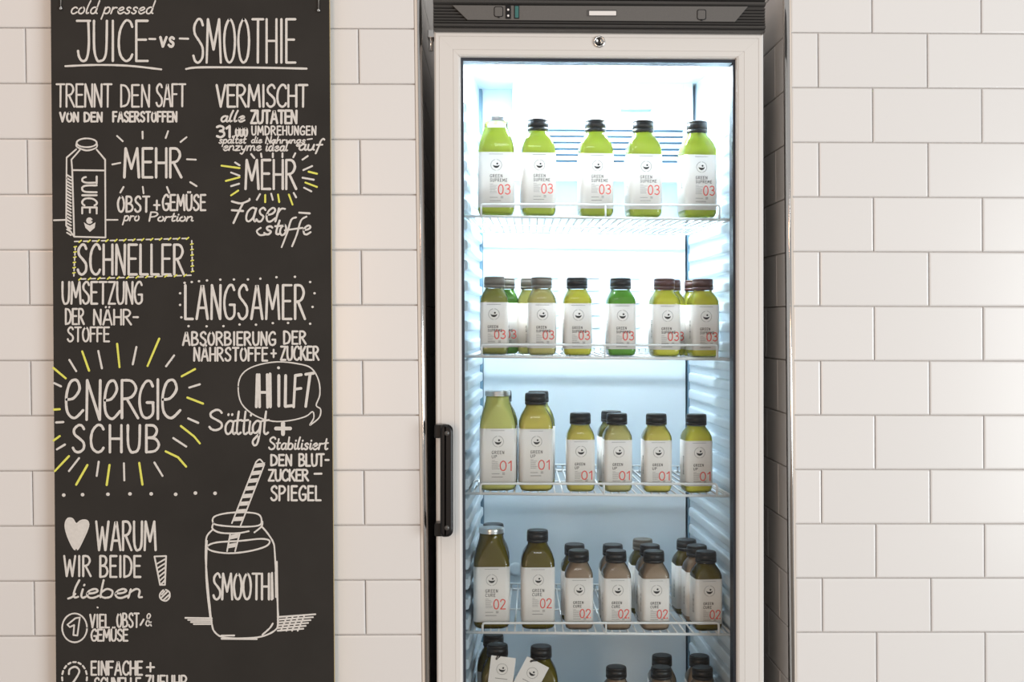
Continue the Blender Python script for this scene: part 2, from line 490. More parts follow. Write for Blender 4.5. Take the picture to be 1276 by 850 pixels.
# outer case
CB = 0.60
mb = MB()
mb.box(X0+0.004, X0+0.03, DOOR_T+0.012, CB, 0.06, ZT+0.09)
mb.box(X1-0.03, X1-0.004, DOOR_T+0.012, CB, 0.06, ZT+0.09)
mb.box(X0+0.03, X1-0.03, CB-0.02, CB, 0.06, ZT+0.09)
mb.box(X0+0.03, X1-0.03, DOOR_T+0.012, CB-0.02, ZT+0.002, ZT+0.09)
mb.box(X0+0.03, X1-0.03, DOOR_T+0.012, CB-0.02, 0.06, 0.19)
mb.build('case', M_case, fr, skew=True)
MB().bbox(X0+0.002, X1-0.002, 0.006, DOOR_T+0.01, 0.05, ZB-0.006, 0.004).build('kick_panel', M_hood, fr, skew=True)
for x in (X0+0.05, X1-0.05):
    for y in (0.1, 0.52):
        MB().lathe([(0, .018), (.01, .018), (.012, .01), (.065, .01)], 12, (x, y, 0)).build('foot', M_black, fr, skew=True)
# liner: back, ceiling, floor, sides
YF, YB = 0.062, 0.545
XLF, XRF = PX(573, YF), PX(919.5, YF)
XLB, XRB = PX(599.5, YB), PX(857, YB)
ZLT = ZT-0.010; ZLB = 0.22
mb = MB(); xa, xb = PX(602.5, YB), PX(853, YB)
mb.box(xa, xb, YB-0.012, YB+0.02, ZLB, ZLT)
# embossed pads on the back panel
for pz in range(26):
    zc = ZLT-0.42-pz*0.028
    if zc < PZ(428, YB): break
    if zc > PZ(318, YB): continue
    if pz % 6 == 5: continue
    for q in range(5):
        cx = xa+(xb-xa)*(q+0.5)/5
        mb.bbox(cx-0.034, cx+0.034, YB-0.0145, YB-0.011, zc-0.008, zc+0.008, 0.0012)
mb.build('back_panel', M_liner, fr, skew=True)
for x in (XLB-0.004, XRB-0.002):
    MB().bbox(x-0.001, x+0.0085, YB-0.018, YB+0.01, ZLB, ZLT, 0.002).build('corner_post', M_post, fr, skew=True)
MB().box(XLB-0.02, XRB+0.02, YB+0.02, YB+0.03, ZLB, ZLT).build('rear_liner', M_post, fr, skew=True)
SY0, SY1 = 0.088, 0.50
SHELF_PY = [269.5, 444.2, 614.6, 787.5, 934]
_zs = [ZLT+0.01]+[PZ(p, SY0, 747) for p in SHELF_PY]+[ZLB]
RIDGES = []
for a_, b_ in zip(_zs[:-1], _zs[1:]):
    n_ = max(1, round((a_-b_)/0.0375)); st_ = (a_-b_)/n_
    RIDGES += [a_-st_*(q+0.5) for q in range(n_) if a_-st_*(q+0.5) < ZLT-0.09]
for (xf, xk, s) in ((XLF, XLB, -1), (XRF, XRB, 1)):
    mb = MB()
    pts = [(xf, YF-0.008), (xk, YB+0.02), (xk+s*0.006, YB+0.02), (xf+s*0.01, YF-0.008)]
    vs = [(x, y, z) for z in (ZLB, ZLT) for x, y in pts]
    mb.add(vs, [(0,1,2,3),(4,5,6,7),(0,1,5,4),(1,2,6,5),(2,3,7,6),(3,0,4,7)])
    mb.build('side_liner', M_liner, fr, skew=True)
    # moulded support ridges
    for z in RIDGES:
        rg = []
        N = 10
        for i in range(N+1):
            t = i/N; y = YF+0.002+(YB-0.04-YF)*t
            xw = xf+(xk-xf)*((y-YF)/(YB-YF))
            pr = (0.017 if s < 0 else 0.015)*(0.75+0.25*math.cos(t*PI))
            dz = 0.0
            h = 0.0095
            prof = [(0, -h-0.002), (0.85, -h), (0.97, -h+0.002), (1.0, -h+0.005), (1.0, h-0.005), (0.97, h-0.002), (0.85, h), (0, h+0.002)]
            rg.append([(xw-s*pr*a+s*0.002, y, z+b+dz) for a, b in prof])
        MB().rings(rg, 0, closed=True, smooth=False).build('support_ridge', M_liner, fr, skew=True)
MB().box(XLF-0.012, XRF+0.012, YF, YB+0.02, ZLT, ZLT+0.01).build('liner_ceiling', M_liner, fr, skew=True)
MB().box(XLF-0.012, XRF+0.012, YF, YB+0.02, ZLB-0.01, ZLB).build('liner_floor', M_liner, fr, skew=True)
# evaporator cover with louvres
ye = 0.45
ex0, ex1 = PX(668, ye), PX(852, ye)
mb = MB()
zt, zb2 = PZ(143, ye), PZ(222, ye)
slots = [163, 170.5, 178, 186, 193.5, 201]
mb.box(ex0-0.05, ex1+0.02, ye+0.006, YB-0.012, zb2, ZLT)          # box body
prev = ZLT
edges = [ZLT]
for y in slots: edges += [PZ(y-1.7, ye), PZ(y+1.7, ye)]
edges += [zb2]
for i in range(0, len(edges), 2):
    mb.bbox(ex0, ex1, ye-0.006, ye+0.006, edges[i+1], edges[i], 0.001)
for x in (ex0-0.05, ex1):
    mb.box(x, x+(0.05 if x < ex0 else 0.02), ye-0.006, ye+0.006, zb2, ZLT)
mb.bbox(ex0-0.05, ex1+0.02, ye-0.02, ye+0.01, zb2-0.008, zb2+0.004, 0.003)
mb.build('evaporator_cover', M_liner, fr, skew=True)
mb = MB()
for y in slots: mb.box(ex0+0.002, ex1-0.002, ye+0.002, ye+0.0058, PZ(y+1.7, ye), PZ(y-1.7, ye))
mb.build('vent_slots', M_slot, fr, skew=True)
MB().bbox(PX(775, ye-.03), PX(813, ye-.03), ye-0.03, ye-0.006, PZ(136, ye-.03), PZ(131.5, ye-.03), 0.001).build('fan_clip', M_post, fr, skew=True)
MB().lathe([(-0.004, .008), (-0.004, .014), (0, .016), (0.004, .016)], 20, (PX(641, YB-.012), YB-0.012, PZ(710, YB-.012)), axis='y').build('drain_ring', M_liner, fr, skew=True)
# lamp under the top edge
M_lamp = mat('lamp_tube', (1, 1, 1), 0.4, emit=((0.85, 0.95, 1.0), 9.0))
lz = ZLT-0.012
MB().lathe([(0, .008), (.36, .008)], 12, (0, 0, 0)).build('tmp', M_lamp)
bpy.data.objects.remove(bpy.data.objects['tmp'])
MB().tube([(XLF+0.05, 0.22, lz), (XRF-0.05, 0.22, lz)], 0.008, 12).build('lamp_tube', M_lamp, fr, skew=True)
def fridge_light(name, z, y, p, sx, sy, tgt):
    o = area(name, (FXC-0.02, y, z), tgt, sx, sy, p, (0.87, 0.945, 1.0))
    o.parent = fr; o.location = Vector(o.location)-wloc(fr); return o
fridge_light('cabinet_lamp', lz-0.012, 0.22, 12.5, 0.44, 0.06, (FXC-0.02, 0.27, 0.9))

# hood
hd = MB()
hz0, hz1 = PZ(39.5, -0.01, 747), PZ(-28, -0.01, 747)
prof = []                                            # (y,z) front outline from bottom to top
def zz(py): return PZ(py, -0.012, 747)
prof.append((0.010, zz(39.6)))
prof.append((-0.004, zz(39)))
for c, hgt, d in ((36.8, 1.8, .006), (32.2, 2.3, .012), (28.2, 1.6, .010), (24.6, 1.6, .008), (20.8, 1.6, .008), (17, 1.6, .008), (13.2, 1.6, .008), (9.4, 1.6, .008), (3.2, 3.2, .014), (-3.5, 3, .014)):
    for k in range(7):
        a = -PI/2+PI*k/6
        prof.append((-0.004-d*math.cos(a), zz(c-hgt*math.sin(a))))
prof.append((-0.010, zz(-12))); prof.append((0.0, zz(-28)))
prof.append((DOOR_T+0.01, zz(-28))); prof.append((DOOR_T+0.01, zz(39.6)))
hd.rings([[(x, y, z) for y, z in prof] for x in (X0-0.001, X1+0.001)], 0, smooth=False)
hood = hd.build('hood', M_hood, fr, skew=True)
def pq(px, py, Y=-0.016):
    v = P(px, py, Y); return (v.x, v.z)
MB().prism([pq(582.5, 24.5), pq(916, 27), pq(932, 8), pq(564, 6.5)], -0.0155, -0.006).build('hood_plate', M_hoodm, hood)
def rrect(cx, cy, wd, ht, r, n=4):
    out = []
    for k, (sx, sy) in enumerate(((1, 1), (-1, 1), (-1, -1), (1, -1))):
        for j in range(n+1):
            a = PI/2*k+PI/2*j/n
            out.append((cx+sx*(wd/2-r)+r*math.cos(a), cy+sy*(ht/2-r)+r*math.sin(a)))
    return out
def plate(cx, cy, wd, ht, r, y0, y1, mat_, name, parent):
    x, z = pq(cx, cy, y0); s = (2.42+y0)/FPX
    return MB().prism(rrect(x, z, wd*s, ht*s, r*s), y0, y1).build(name, mat_, parent)
M_teal = mat('display_teal', (0.05, 0.17, 0.16), 0.2)
M_window = mat('light_window', (0.85, 0.83, 0.82), 0.3)
for cx, cy in ((621.3, 14.5), (874.3, 18.2)):
    plate(cx, cy, 11.5, 13, 2.5, -0.0162, -0.015, M_black, 'button_seam', hood)
    plate(cx, cy, 9.6, 11.2, 2, -0.0172, -0.0158, M_hoodm, 'button', hood)
    plate(cx, cy+6.6, 2.6, 2, 0.6, -0.0176, -0.0158, M_black, 'button_tab', hood)
plate(633.3, 14.8, 6.6, 17, 0.8, -0.0166, -0.015, M_black, 'switch', hood)
for cy in (12, 19.5): plate(633.3, cy, 2.6, 2.6, 1.2, -0.0175, -0.016, M_window, 'switch_mark', hood)
plate(643.8, 14.8, 6.4, 17, 0.8, -0.0163, -0.015, M_black, 'display_frame', hood)
plate(644, 14.8, 4.4, 14.5, 0.6, -0.0167, -0.015, M_teal, 'display', hood)
plate(750, 16.2, 37, 8, 0.8, -0.0163, -0.015, M_hood, 'window_frame', hood)
plate(751, 16.4, 33.5, 5.4, 0.6, -0.0168, -0.015, M_window, 'light_window', hood)

# door: four mitred aluminium members with a stepped profile
zt = ZT; zb = ZB
IN = 0.0485                                           # member width
xi0, xi1, zi1 = PX(575.3), PX(917.8), PZ(71.8, 0, 747)
zi0 = zb+IN
prof = [(0.0, 0.0425), (0.0, 0.003), (0.06, 0.0), (0.17, 0.0), (0.18, 0.0012), (0.2, 0.0), (0.70, 0.0), (0.71, 0.0010), (0.73, 0.0), (0.9, 0.0006), (0.97, 0.003), (1.0, 0.008), (1.0, 0.0425)]
def member(a, b, ia, ib):
    """outer corner a->b, inner corner ia->ib (x,z)"""
    r0 = [(a[0]+(ia[0]-a[0])*t, y, a[1]+(ia[1]-a[1])*t) for t, y in prof]
    r1 = [(b[0]+(ib[0]-b[0])*t, y, b[1]+(ib[1]-b[1])*t) for t, y in prof]
    return [r0, r1]
e = 0.00025
O = [(X0, zb), (X1, zb), (X1, zt), (X0, zt)]
I = [(xi0, zi0), (xi1, zi0), (xi1, zi1), (xi0, zi1)]
mb = MB()
stile = MB().rings(member(O[3], O[0], I[3], I[0]), 0, smooth=False).build('door', M_door, fr, skew=True)
door = stile
def sh(p, dx, dz): return (p[0]+dx, p[1]+dz)
MB().rings(member(sh(O[3], 2*e, 0), sh(O[2], -2*e, 0), sh(I[3], 2*e, 0), sh(I[2], -2*e, 0)), 0, smooth=False).build('door_rail', M_door, door, skew=True)
MB().rings(member(O[2], O[1], I[2], I[1]), 0, smooth=False).build('door_stile', M_door, door, skew=True)
MB().rings(member(O[0], O[1], I[0], I[1]), 0, smooth=False).build('door_rail', M_door, door, skew=True)
# mitre seams
for (o_, i_) in ((O[3], I[3]), (O[2], I[2])):
    dx, dz = i_[0]-o_[0], i_[1]-o_[1]; l = math.hypot(dx, dz); nx, nz = -dz/l*0.0003, dx/l*0.0003
    MB().prism([(o_[0]+nx, o_[1]+nz), (o_[0]-nx, o_[1]-nz), (i_[0]-nx, i_[1]-nz), (i_[0]+nx, i_[1]+nz)], -0.0001, 0.004).build('mitre_seam', M_case, door, skew=True)
# gasket and glass
gw = 0.0045
mb = MB()
mb.box(xi0, xi0+gw, 0.010, 0.046, zi0, zi1)
mb.box(xi1-gw, xi1, 0.010, 0.046, zi0, zi1)
mb.box(xi0+gw, xi1-gw, 0.010, 0.046, zi1-gw*1.3, zi1)
mb.box(xi0+gw, xi1-gw, 0.010, 0.046, zi0, zi0+gw)
mb.build('gasket', M_gasket, door, skew=True)
MB().box(xi0+gw, xi1-gw, 0.016, 0.021, zi0+gw, zi1-gw*1.3).build('glass_pane', M_pane, door, skew=True)
# magnetic seal ring behind the frame
mb = MB()
mb.box(X0+0.006, X0+0.03, DOOR_T-0.002, DOOR_T+0.012, zb, zt-0.004); mb.box(X1-0.03, X1-0.006, DOOR_T-0.002, DOOR_T+0.012, zb, zt-0.004)
mb.box(X0+0.03, X1-0.03, DOOR_T-0.002, DOOR_T+0.012, zt-0.03, zt-0.004)
mb.build('door_seal', M_gasket, door, skew=True)
# lock
lx, lzz = pq(746.8, 52, -0.002); k = 2.42/FPX
MB().lathe([(0.0, 7.3*k), (-0.0025, 7.3*k), (-0.0038, 6.6*k), (-0.0038, 5.2*k), (-0.0022, 4.9*k), (-0.0022, 0.1*k)], 28, (lx, 0, lzz), axis='y').build('lock', M_chrome, door)
MB().prism([(lx-.9*k, lzz-3.4*k), (lx+.9*k, lzz-3.4*k), (lx+1.1*k, lzz+1.5*k), (lx+.4*k, lzz+3.6*k), (lx-1.0*k, lzz+1.8*k)], -0.0042, -0.002).build('keyhole', M_black, door)
# handle
def hp(px, py): return pq(px, py, -0.040)
mb = MB()
pts = []
cx = [(549.5, 530.5), (549.5, 667.5)]
outl = []
x1h, x2h, y1h, y2h = 548.5, 564.5, 529, 669
for a, (qx, qy, r) in enumerate(((x2h-8, y1h+8, 8), (x2h-8, y2h-8, 8), (x1h+5, y2h-5, 5), (x1h+5, y1h+5, 5))):
    for j in range(6):
        t = -PI/2+PI/2*a+PI/2*j/5
        outl.append((qx+r*math.cos(t), qy+r*math.sin(t)))
cxm, cym = (x1h+x2h)/2, (y1h+y2h)/2
rg = []
for y, ins in ((-0.026, 0), (-0.037, 0), (-0.040, 1.0), (-0.041, 2.4)):
    rg.append([(lambda v: (v.x, y, v.z))(P(px+(ins if px < cxm else -ins), py+(ins if py < cym else -ins), -0.035)) for px, py in outl])
hdl = MB().rings(rg, 0, smooth=False).build('handle', M_black, door)
for ya, yb3 in ((529.5, 546), (652, 668.5)):
    a = P(541.5, ya, -0.03); b = P(556, yb3, -0.03)
    MB().bbox(a.x, b.x, -0.033, -0.001, b.z, a.z, 0.002).build('handle_bracket', M_black, hdl)
for py in (540, 658):
    v = P(557, py, -0.041)
    MB().lathe([(0.0, .0048), (-0.0012, .0044), (-0.0015, .0001)], 16, (v.x, -0.0408, v.z), axis='y').build('screw_cover', M_hood, hdl)
# hinges in the left gap
for py in (36, 62):
    v = P(541, py, 0.05)
MB().bbox(X0-0.014, X0+0.004, 0.03, 0.07, ZT-0.004, ZT+0.01, 0.002).build('hinge', M_chrome, fr, skew=True)
MB().lathe([(0, .004), (.03, .004)], 12, (X0-0.008, 0.04, ZT-0.028)).build('hinge_pin', M_chrome, fr, skew=True)

# ---------------------------------------------------------------- wire shelves
RAIL_H = [13, 13, 10.5, 10, 10]
SHX = 0.007
def shelf_z(i, x): return PZ(SHELF_PY[i], SY0, 747)-SHX*(x-FXC)
sxa, sxb = PX(581.5, SY0), PX(912, SY0)
SW = 32
names = ['top wire shelf of the fridge, under five large green bottles', 'second wire shelf from the top, carrying small green bottles',
         'middle wire shelf, carrying two tall and several small yellow-green bottles', 'fourth wire shelf, carrying brown and olive bottles',
         'lowest wire shelf, mostly below the picture edge, carrying tagged bottles']
WX = []
for i in range(5):
    z0 = shelf_z(i, FXC)
    cen = Vector((FXC, SY0, z0)); cen = sk(cen)
    sh_ = thing('wire_shelf', 'white coated '+names[i], 'shelf', tuple(cen), 'wire shelves of the fridge')
    r = 0.0019
    taper = lambda x, y: FXC+(x-FXC)*(1-0.085*(y-SY0)/(SY1-SY0))-0.000*y
    def pt(x, y, dz=0.0): return Vector((taper(x, y), y, shelf_z(i, x)+dz))
    MB().tube([pt(sxa, SY0, -0.003), pt(sxa, SY1, -0.003), pt(sxb, SY1, -0.003), pt(sxb, SY0, -0.003)], 0.0024, 8).build('side_frame', M_wire, sh_, skew=True)
    MB().tube([pt(sxa-0.006, SY0, -0.003), pt(sxb+0.006, SY0, -0.003)], 0.0027, 8).build('front_bar', M_wire, sh_, skew=True)
    hgt = RAIL_H[i]/645
    rx0, rx1 = PX(600, SY0), PX(893.5 if i else 896.5, SY0)
    if i == 3: rx1 = PX(895, SY0); rx0 = PX(600, SY0)
    if i in (2,): rx0 = PX(598, SY0); rx1 = PX(893, SY0)
    c = 0.004
    tilt = 0.004
    MB().tube([pt(rx0, SY0-0.001, -0.003), pt(rx0, SY0-0.001, hgt-c), pt(rx0+c*0.3, SY0-0.001, hgt-c*0.3), pt(rx0+c, SY0-0.001, hgt)]+
              [pt(rx1-c, SY0-0.001, hgt+tilt), pt(rx1-c*0.3, SY0-0.001, hgt-c*0.3+tilt), pt(rx1, SY0-0.001, hgt-c+tilt), pt(rx1, SY0-0.001, -0.003)], 0.0023, 8).build('front_rail', M_wire, sh_, skew=True)
    xm = (rx0+rx1)/2+0.01
    MB().tube([pt(xm, SY0-0.001, -0.003), pt(xm, SY0-0.001, hgt+0.001)], 0.0018, 8).build('rail_post', M_wire, sh_, skew=True)
    MB().tube([pt(sxa+0.018, SY1-0.002, 0.010), pt(sxb-0.018, SY1-0.002, 0.010)], 0.0018, 8).build('back_rail', M_wire, sh_, skew=True)
    MB().tube([pt(sxa, 0.30, -0.004), pt(sxb, 0.30, -0.004)], 0.0018, 8).build('cross_bar', M_wire, sh_, skew=True)
    for kx in range(SW):
        x = sxa+(sxb-sxa)*(kx+0.75)/(SW+0.5)
        mbw = MB()
        mbw.tube([pt(x, SY0, -0.0014), pt(x, SY1, -0.0014), pt(x, SY1, 0.008)], 0.0016, 6)
        mbw.build('wire', M_wire, sh_, skew=True)

# ---------------------------------------------------------------- bottles
def rsq(hw, r, z, n=5):
    out = []
    for k, (sx, sy) in enumerate(((1, 1), (-1, 1), (-1, -1), (1, -1))):
        for j in range(n+1):
            a = PI/2*k+PI/2*j/n
            out.append((sx*(hw-r)+r*math.cos(a), sy*(hw-r)+r*math.sin(a), z))
    return out
SPEC = {
 # profile: (z, halfwidth, roundness 0..1), label z range, cap z range, cap radius, fill height
 'small': dict(h=.152, hw=.0268, lab=(.0135, .1015), cap=(.1305, .152), cr=.0205, fill=.1285,
    prof=[(0, .0215, .5), (.003, .025, .4), (.008, .0266, .34), (.012, .0268, .30), (.103, .0268, .30), (.109, .0264, .34), (.116, .0240, .45), (.123, .0205, .7), (.127, .0186, 1), (.131, .0180, 1), (.136, .018, 1)]),
 'large': dict(h=.190, hw=.0322, lab=(.0145, .1215), cap=(.1675, .190), cr=.0210, fill=.166,
    prof=[(0, .026, .5), (.003, .030, .4), (.008, .0320, .34), (.012, .0322, .30), (.125, .0322, .28), (.133, .0318, .3), (.146, .0282, .4), (.156, .0230, .6), (.162, .0196, 1), (.168, .0188, 1), (.172, .0188, 1)]),
 'glass': dict(h=.194, hw=.0350, lab=(.0145, .1215), cap=(.1830, .194), cr=.0248, fill=.1825,
    prof=[(0, .028, .5), (.003, .032, .4), (.009, .0348, .34), (.014, .035, .28), (.124, .035, .26), (.134, .0342, .32), (.150, .0305, .5), (.163, .0265, .8), (.172, .0242, 1), (.178, .0232, 1), (.186, .0232, 1)]),
}
cache = {}
def shell_mesh(kind):
    s = SPEC[kind]; mb = MB()
    mb.rings([rsq(hw, hw*r, z) for z, hw, r in s['prof']], 0)
    return mb
def juice_mesh(kind, low=False):
    s = dict(SPEC[kind]); mb = MB(); rg = []
    if low: s['fill'] = .1715
    for z, hw, r in s['prof']:
        if z > s['fill']: break
        h2 = hw-0.0011; rg.append(rsq(h2, h2*min(1, r), max(z, 0.0025)))
    h2 = s['prof'][-2][1]-0.0012
    if low or s['fill'] > s['prof'][-3][0]+0.001: rg.append(rsq(h2, h2, s['fill']))
    return mb.rings(rg, 0)
def cap_mesh(kind):
    s = SPEC[kind]; a, b = s['cap']; r = s['cr']; mb = MB()
    h = b-a
    if kind == 'glass':
        mb.lathe([(a, r), (a+.0012, r+.0006), (a+.002, r), (b-.003, r), (b-.001, r-.0006), (b, r-.003), (b-.0008, r-.004)], 40)
    else:
        mb.lathe([(a, r*.97), (a+.0006, r), (a+h*.24, r)], 48)
        mb.lathe([(a+h*.27, r*1.0), (a+h*.8, r*.99)], 72, rib=0.022)
        mb.lathe([(a+h*.8, r*.985), (b-.001, r*.95), (b, r*.88)], 48)
    return mb
def wrap(u, hw, rr, off):
    """arc length u along the front (and corners) of a rounded square -> x, y"""
    flat = hw-rr; s = 1 if u >= 0 else -1; a = abs(u)
    if a <= flat: return s*a, -(hw+off)
    th = min((a-flat)/(rr+off), PI/2)
    ex = a-flat-(rr+off)*PI/2
    if ex > 0: return s*(hw+off), -(hw-rr)+ex
    return s*(flat+(rr+off)*math.sin(th)), -((hw-rr)+(rr+off)*math.cos(th))
def label_mesh(kind):
    s = SPEC[kind]; hw = s['hw']; r = hw*.3; a, b = s['lab']; mb = MB()
    o = 0.0005
    rg = []
    for z, off in ((a, 0.0), (a, o), (b, o), (b, 0.0)):
        rg.append(rsq(hw+off, r+off, z, 6))
    return mb.rings(rg, 0, cap0=False, cap1=False)
def print_mesh(kind, words, num):
    s = SPEC[kind]; hw = s['hw']; rr = hw*.3; a, b = s['lab']; mb = MB()
    W = 2*hw; big = kind != 'small'
    k = W/34.0 if not big else W/(42.0 if kind == 'large' else 44.0)     # metres per photo pixel
    def mp(x, y):
        xx, yy = wrap(x*k, hw, rr, 0.00075)
        return (xx, yy, b-y*k)
    ph = (b-a)/k
    def line(x0, x1, y, wd, m):
        x = x0
        while x < x1:
            l = random.uniform(1.2, 3.2); add_strokes(mb, [[(x, y), (min(x+l, x1), y)]], wd, mp, m, 0); x += l+0.55
    line(-8.5, 8, 2.6, 0.42, 1)
    cy = 14.5 if not big else 15.8
    lr = 6.6
    # small circle of lettering around the mark
    n = 26
    for q in range(n):
        if q % 13 in (6,): continue
        t0 = 2*PI*q/n; t1 = t0+2*PI/n*0.6
        add_strokes(mb, [[(lr*math.cos(t0), cy+lr*math.sin(t0)), (lr*math.cos(t1), cy+lr*math.sin(t1))]], 0.55, mp, 1, 0)
    # bowl mark and dot
    vs = []; 
    for j in range(13):
        t = PI*j/12; vs.append((-4.1*math.cos(t)*1.0, cy-0.6+4.3*math.sin(t)))
    for j in range(13):
        t = PI*(12-j)/12; vs.append((-4.1*math.cos(t), cy-0.6+1.6*math.sin(t)))
    for j in range(12):
        mb.add([mp(*vs[j]), mp(*vs[j+1]), mp(*vs[24-j]), mp(*vs[25-j])], [(0, 1, 2, 3)], 0)
    mb.add([mp(1.2+1.2*math.cos(2*PI*j/10), cy-1.6+1.2*math.sin(2*PI*j/10)) for j in range(10)], [tuple(range(10))], 0)
    ty = cy+14 if not big else cy+11.5
    lh = 3.0 if not big else 3.6
    tx = -7.5
    kw = lh*0.78
    for j, wd_ in enumerate(words):
        st = text_strokes(wd_, tx, tx+len(wd_)*kw*1.05, ty+j*(lh+1.6), ty+j*(lh+1.6)+lh, gap=.34)
        add_strokes(mb, st, 0.52, mp, 0, 0)
    y0 = ty+2*(lh+1.6)+1.2
    nl = 7 if big else 6
    for j in range(nl):
        line(tx, tx+(3.5 if j == 0 else random.uniform(6, 9.5)), y0+j*1.75, 0.5, 1)
    nh = 10.2 if not big else 11.5
    ny = (y0-4.5 if num == '03' else y0-0.3) if not big else y0+0.8
    nx = 0.8 if not big else 2.6
    add_strokes(mb, text_strokes(num, nx, nx+(13 if not big else 14.0), ny, ny+nh, gap=.2), 1.35, mp, 2, 0)
    yb_ = min(ph-5.5, ny+nh+4)
    line(tx, tx+9, yb_, 0.7, 1)
    add_strokes(mb, [[(tx+13, yb_-1), (tx+15.5, yb_-1)], [(tx+13, yb_+.6), (tx+15.5, yb_+.6)]], 0.9, mp, 1, 0)
    line(tx, tx+13, min(ph-1.8, yb_+4), 0.8, 1)
    # bar code on the left side
    for q in range(14):
        yq = 20+q*1.5*1.1
        wd_ = random.choice((.4, .7, 1.0))
        x0 = -(hw/k)*1.72; add_strokes(mb, [[(x0, yq), (x0+5, yq)]], wd_, mp, 0, 0)
    return mb
def get(key, fn):
    if key not in cache:
        mb, mats, nm = fn()
        o = mb.build(nm, mats, None, loc=(0, 0, 0)); cache[key] = o.data
        bpy.data.objects.remove(o)
    return cache[key]
def part(name, data, parent):
    o = bpy.data.objects.new(name, data); C.objects.link(o); o.parent = parent; return o
NUM = {'SUPREME': '03', 'UP': '01', 'CURE': '02'}
JU = {'lime': (0.66, 0.76, 0.12), 'olive': (0.46, 0.48, 0.12), 'yellow': (0.92, 0.83, 0.20), 'pale': (0.82, 0.78, 0.33),
      'green': (0.22, 0.60, 0.07), 'brown': (0.52, 0.39, 0.28), 'dark_olive': (0.21, 0.165, 0.012), 'gold': (0.95, 0.92, 0.12),
      'moss': (0.88, 0.92, 0.34)}
CAPM = {'black': M_capb, 'brown': M_capbr, 'grey': M_capg, 'silver': M_silver}
grp = {0: 'large green juice bottles on the top shelf', 1: 'small green juice bottles on the second shelf', 2: 'juice bottles on the middle shelf',
       3: 'juice bottles on the fourth shelf', 4: 'juice bottles on the lowest shelf'}
def bottle(shelf, px, row, kind, ju, cap, word, label, rot=0.0, fwd=0.0):
    s = SPEC[kind]
    Y = SY0+0.008+s['hw']+fwd+row*0.070
    x = PX(px, Y-s['hw']*0.6)
    z = shelf_z(shelf, x)+0.0009
    loc = sk((x, Y, z))
    t = thing('juice_bottle', label, 'bottle', tuple(loc), grp[shelf])
    t.rotation_euler = (0, 0, math.radians(rot))
    b = part('bottle_shell', get(('sh', kind), lambda: (shell_mesh(kind), M_shell, 'bottle_shell')), t)
    part('juice', get(('ju', kind, ju), lambda: (juice_mesh(kind, kind == 'glass' and ju == 'lime'), juice_mat('juice_'+ju, JU[ju]), 'juice')), t)
    part('cap', get(('cap', kind, cap), lambda: (cap_mesh(kind), CAPM[cap], 'cap')), t)
    l = part('paper_label', get(('lb', kind), lambda: (label_mesh(kind), M_paper, 'paper_label')), t)
    part('label_print', get(('pr', kind, word), lambda: (print_mesh(kind, ['GREEN', word], NUM[word]), [M_ink, M_grey, M_red], 'label_print')), l)
    return t
B = bottle
# top shelf
B(0, 618.5, 0, 'glass', 'lime', 'silver', 'SUPREME', 'large lime green bottle with a pale metal cap, leftmost on the top shelf', 1)
B(0, 671, 0, 'large', 'lime', 'black', 'SUPREME', 'large lime green bottle with dark cap, second from left on the top shelf', 4)
B(0, 743, 0, 'large', 'lime', 'black', 'SUPREME', 'large lime green bottle with dark cap, middle of the five on the top shelf', 3)
B(0, 803, 0, 'large', 'lime', 'black', 'SUPREME', 'large lime green bottle with dark cap, second from right on the top shelf', 4)
B(0, 870.5, 0, 'large', 'lime', 'black', 'SUPREME', 'large lime green bottle with dark cap, rightmost on the top shelf', 7)
# second shelf
B(1, 616, 0, 'small', 'olive', 'grey', 'SUPREME', 'small olive bottle with grey cap, front left end of the second shelf', -2)
B(1, 629, 1, 'small', 'green', 'grey', 'SUPREME', 'small green bottle half hidden behind the leftmost front bottle of the second shelf', 0)
B(1, 675, 0, 'small', 'pale', 'grey', 'SUPREME', 'small pale green bottle with light grey cap, second in front on the second shelf', 2)
B(1, 661.5, 1, 'small', 'moss', 'grey', 'SUPREME', 'small bottle with light grey cap showing behind the second bottle of the second shelf', 2, 0)
B(1, 719.5, 0, 'small', 'gold', 'black', 'SUPREME', 'small yellow-green bottle with black cap, third in front on the second shelf', 2)
B(1, 774, 0, 'small', 'green', 'black', 'SUPREME', 'small bright green bottle with black cap, fourth in front on the second shelf', 3)
B(1, 829, 0, 'small', 'gold', 'brown', 'SUPREME', 'small yellow bottle with brown cap, fifth in front on the second shelf', 6)
B(1, 836.5, 1, 'small', 'gold', 'brown', 'SUPREME', 'small bottle with brown cap half hidden behind the fifth bottle of the second shelf', 2)
B(1, 877, 0, 'small', 'gold', 'brown', 'SUPREME', 'small yellow bottle with red-brown cap, front right end of the second shelf', 6)
B(1, 867, 1, 'small', 'gold', 'brown', 'SUPREME', 'small bottle with red-brown cap showing behind the rightmost bottle of the second shelf', 2)
# middle shelf
B(2, 619.5, 0, 'glass', 'moss', 'silver', 'UP', 'tall yellow-green bottle with silver metal cap at left end of the middle shelf', 1)
B(2, 624, 1, 'large', 'moss', 'black', 'UP', 'tall bottle with black cap hidden behind the silver-capped bottle of the middle shelf', 0, 0.006)
B(2, 667, 0, 'large', 'yellow', 'black', 'UP', 'tall yellow-green bottle with black cap, second in front on the middle shelf', 2)
B(2, 670.5, 1, 'large', 'moss', 'black', 'UP', 'tall bottle with black cap behind the second front bottle of the middle shelf', 0, 0.002)
B(2, 723, 0, 'small', 'yellow', 'black', 'UP', 'small yellow bottle with black cap standing right of the two tall bottles, middle shelf', 0)
B(2, 769, 0, 'small', 'pale', 'black', 'UP', 'small pale yellow bottle with another bottle right behind it, middle shelf', 3)
B(2, 762, 1, 'small', 'olive', 'black', 'UP', 'small olive bottle showing behind a pale yellow bottle on the middle shelf', 1)
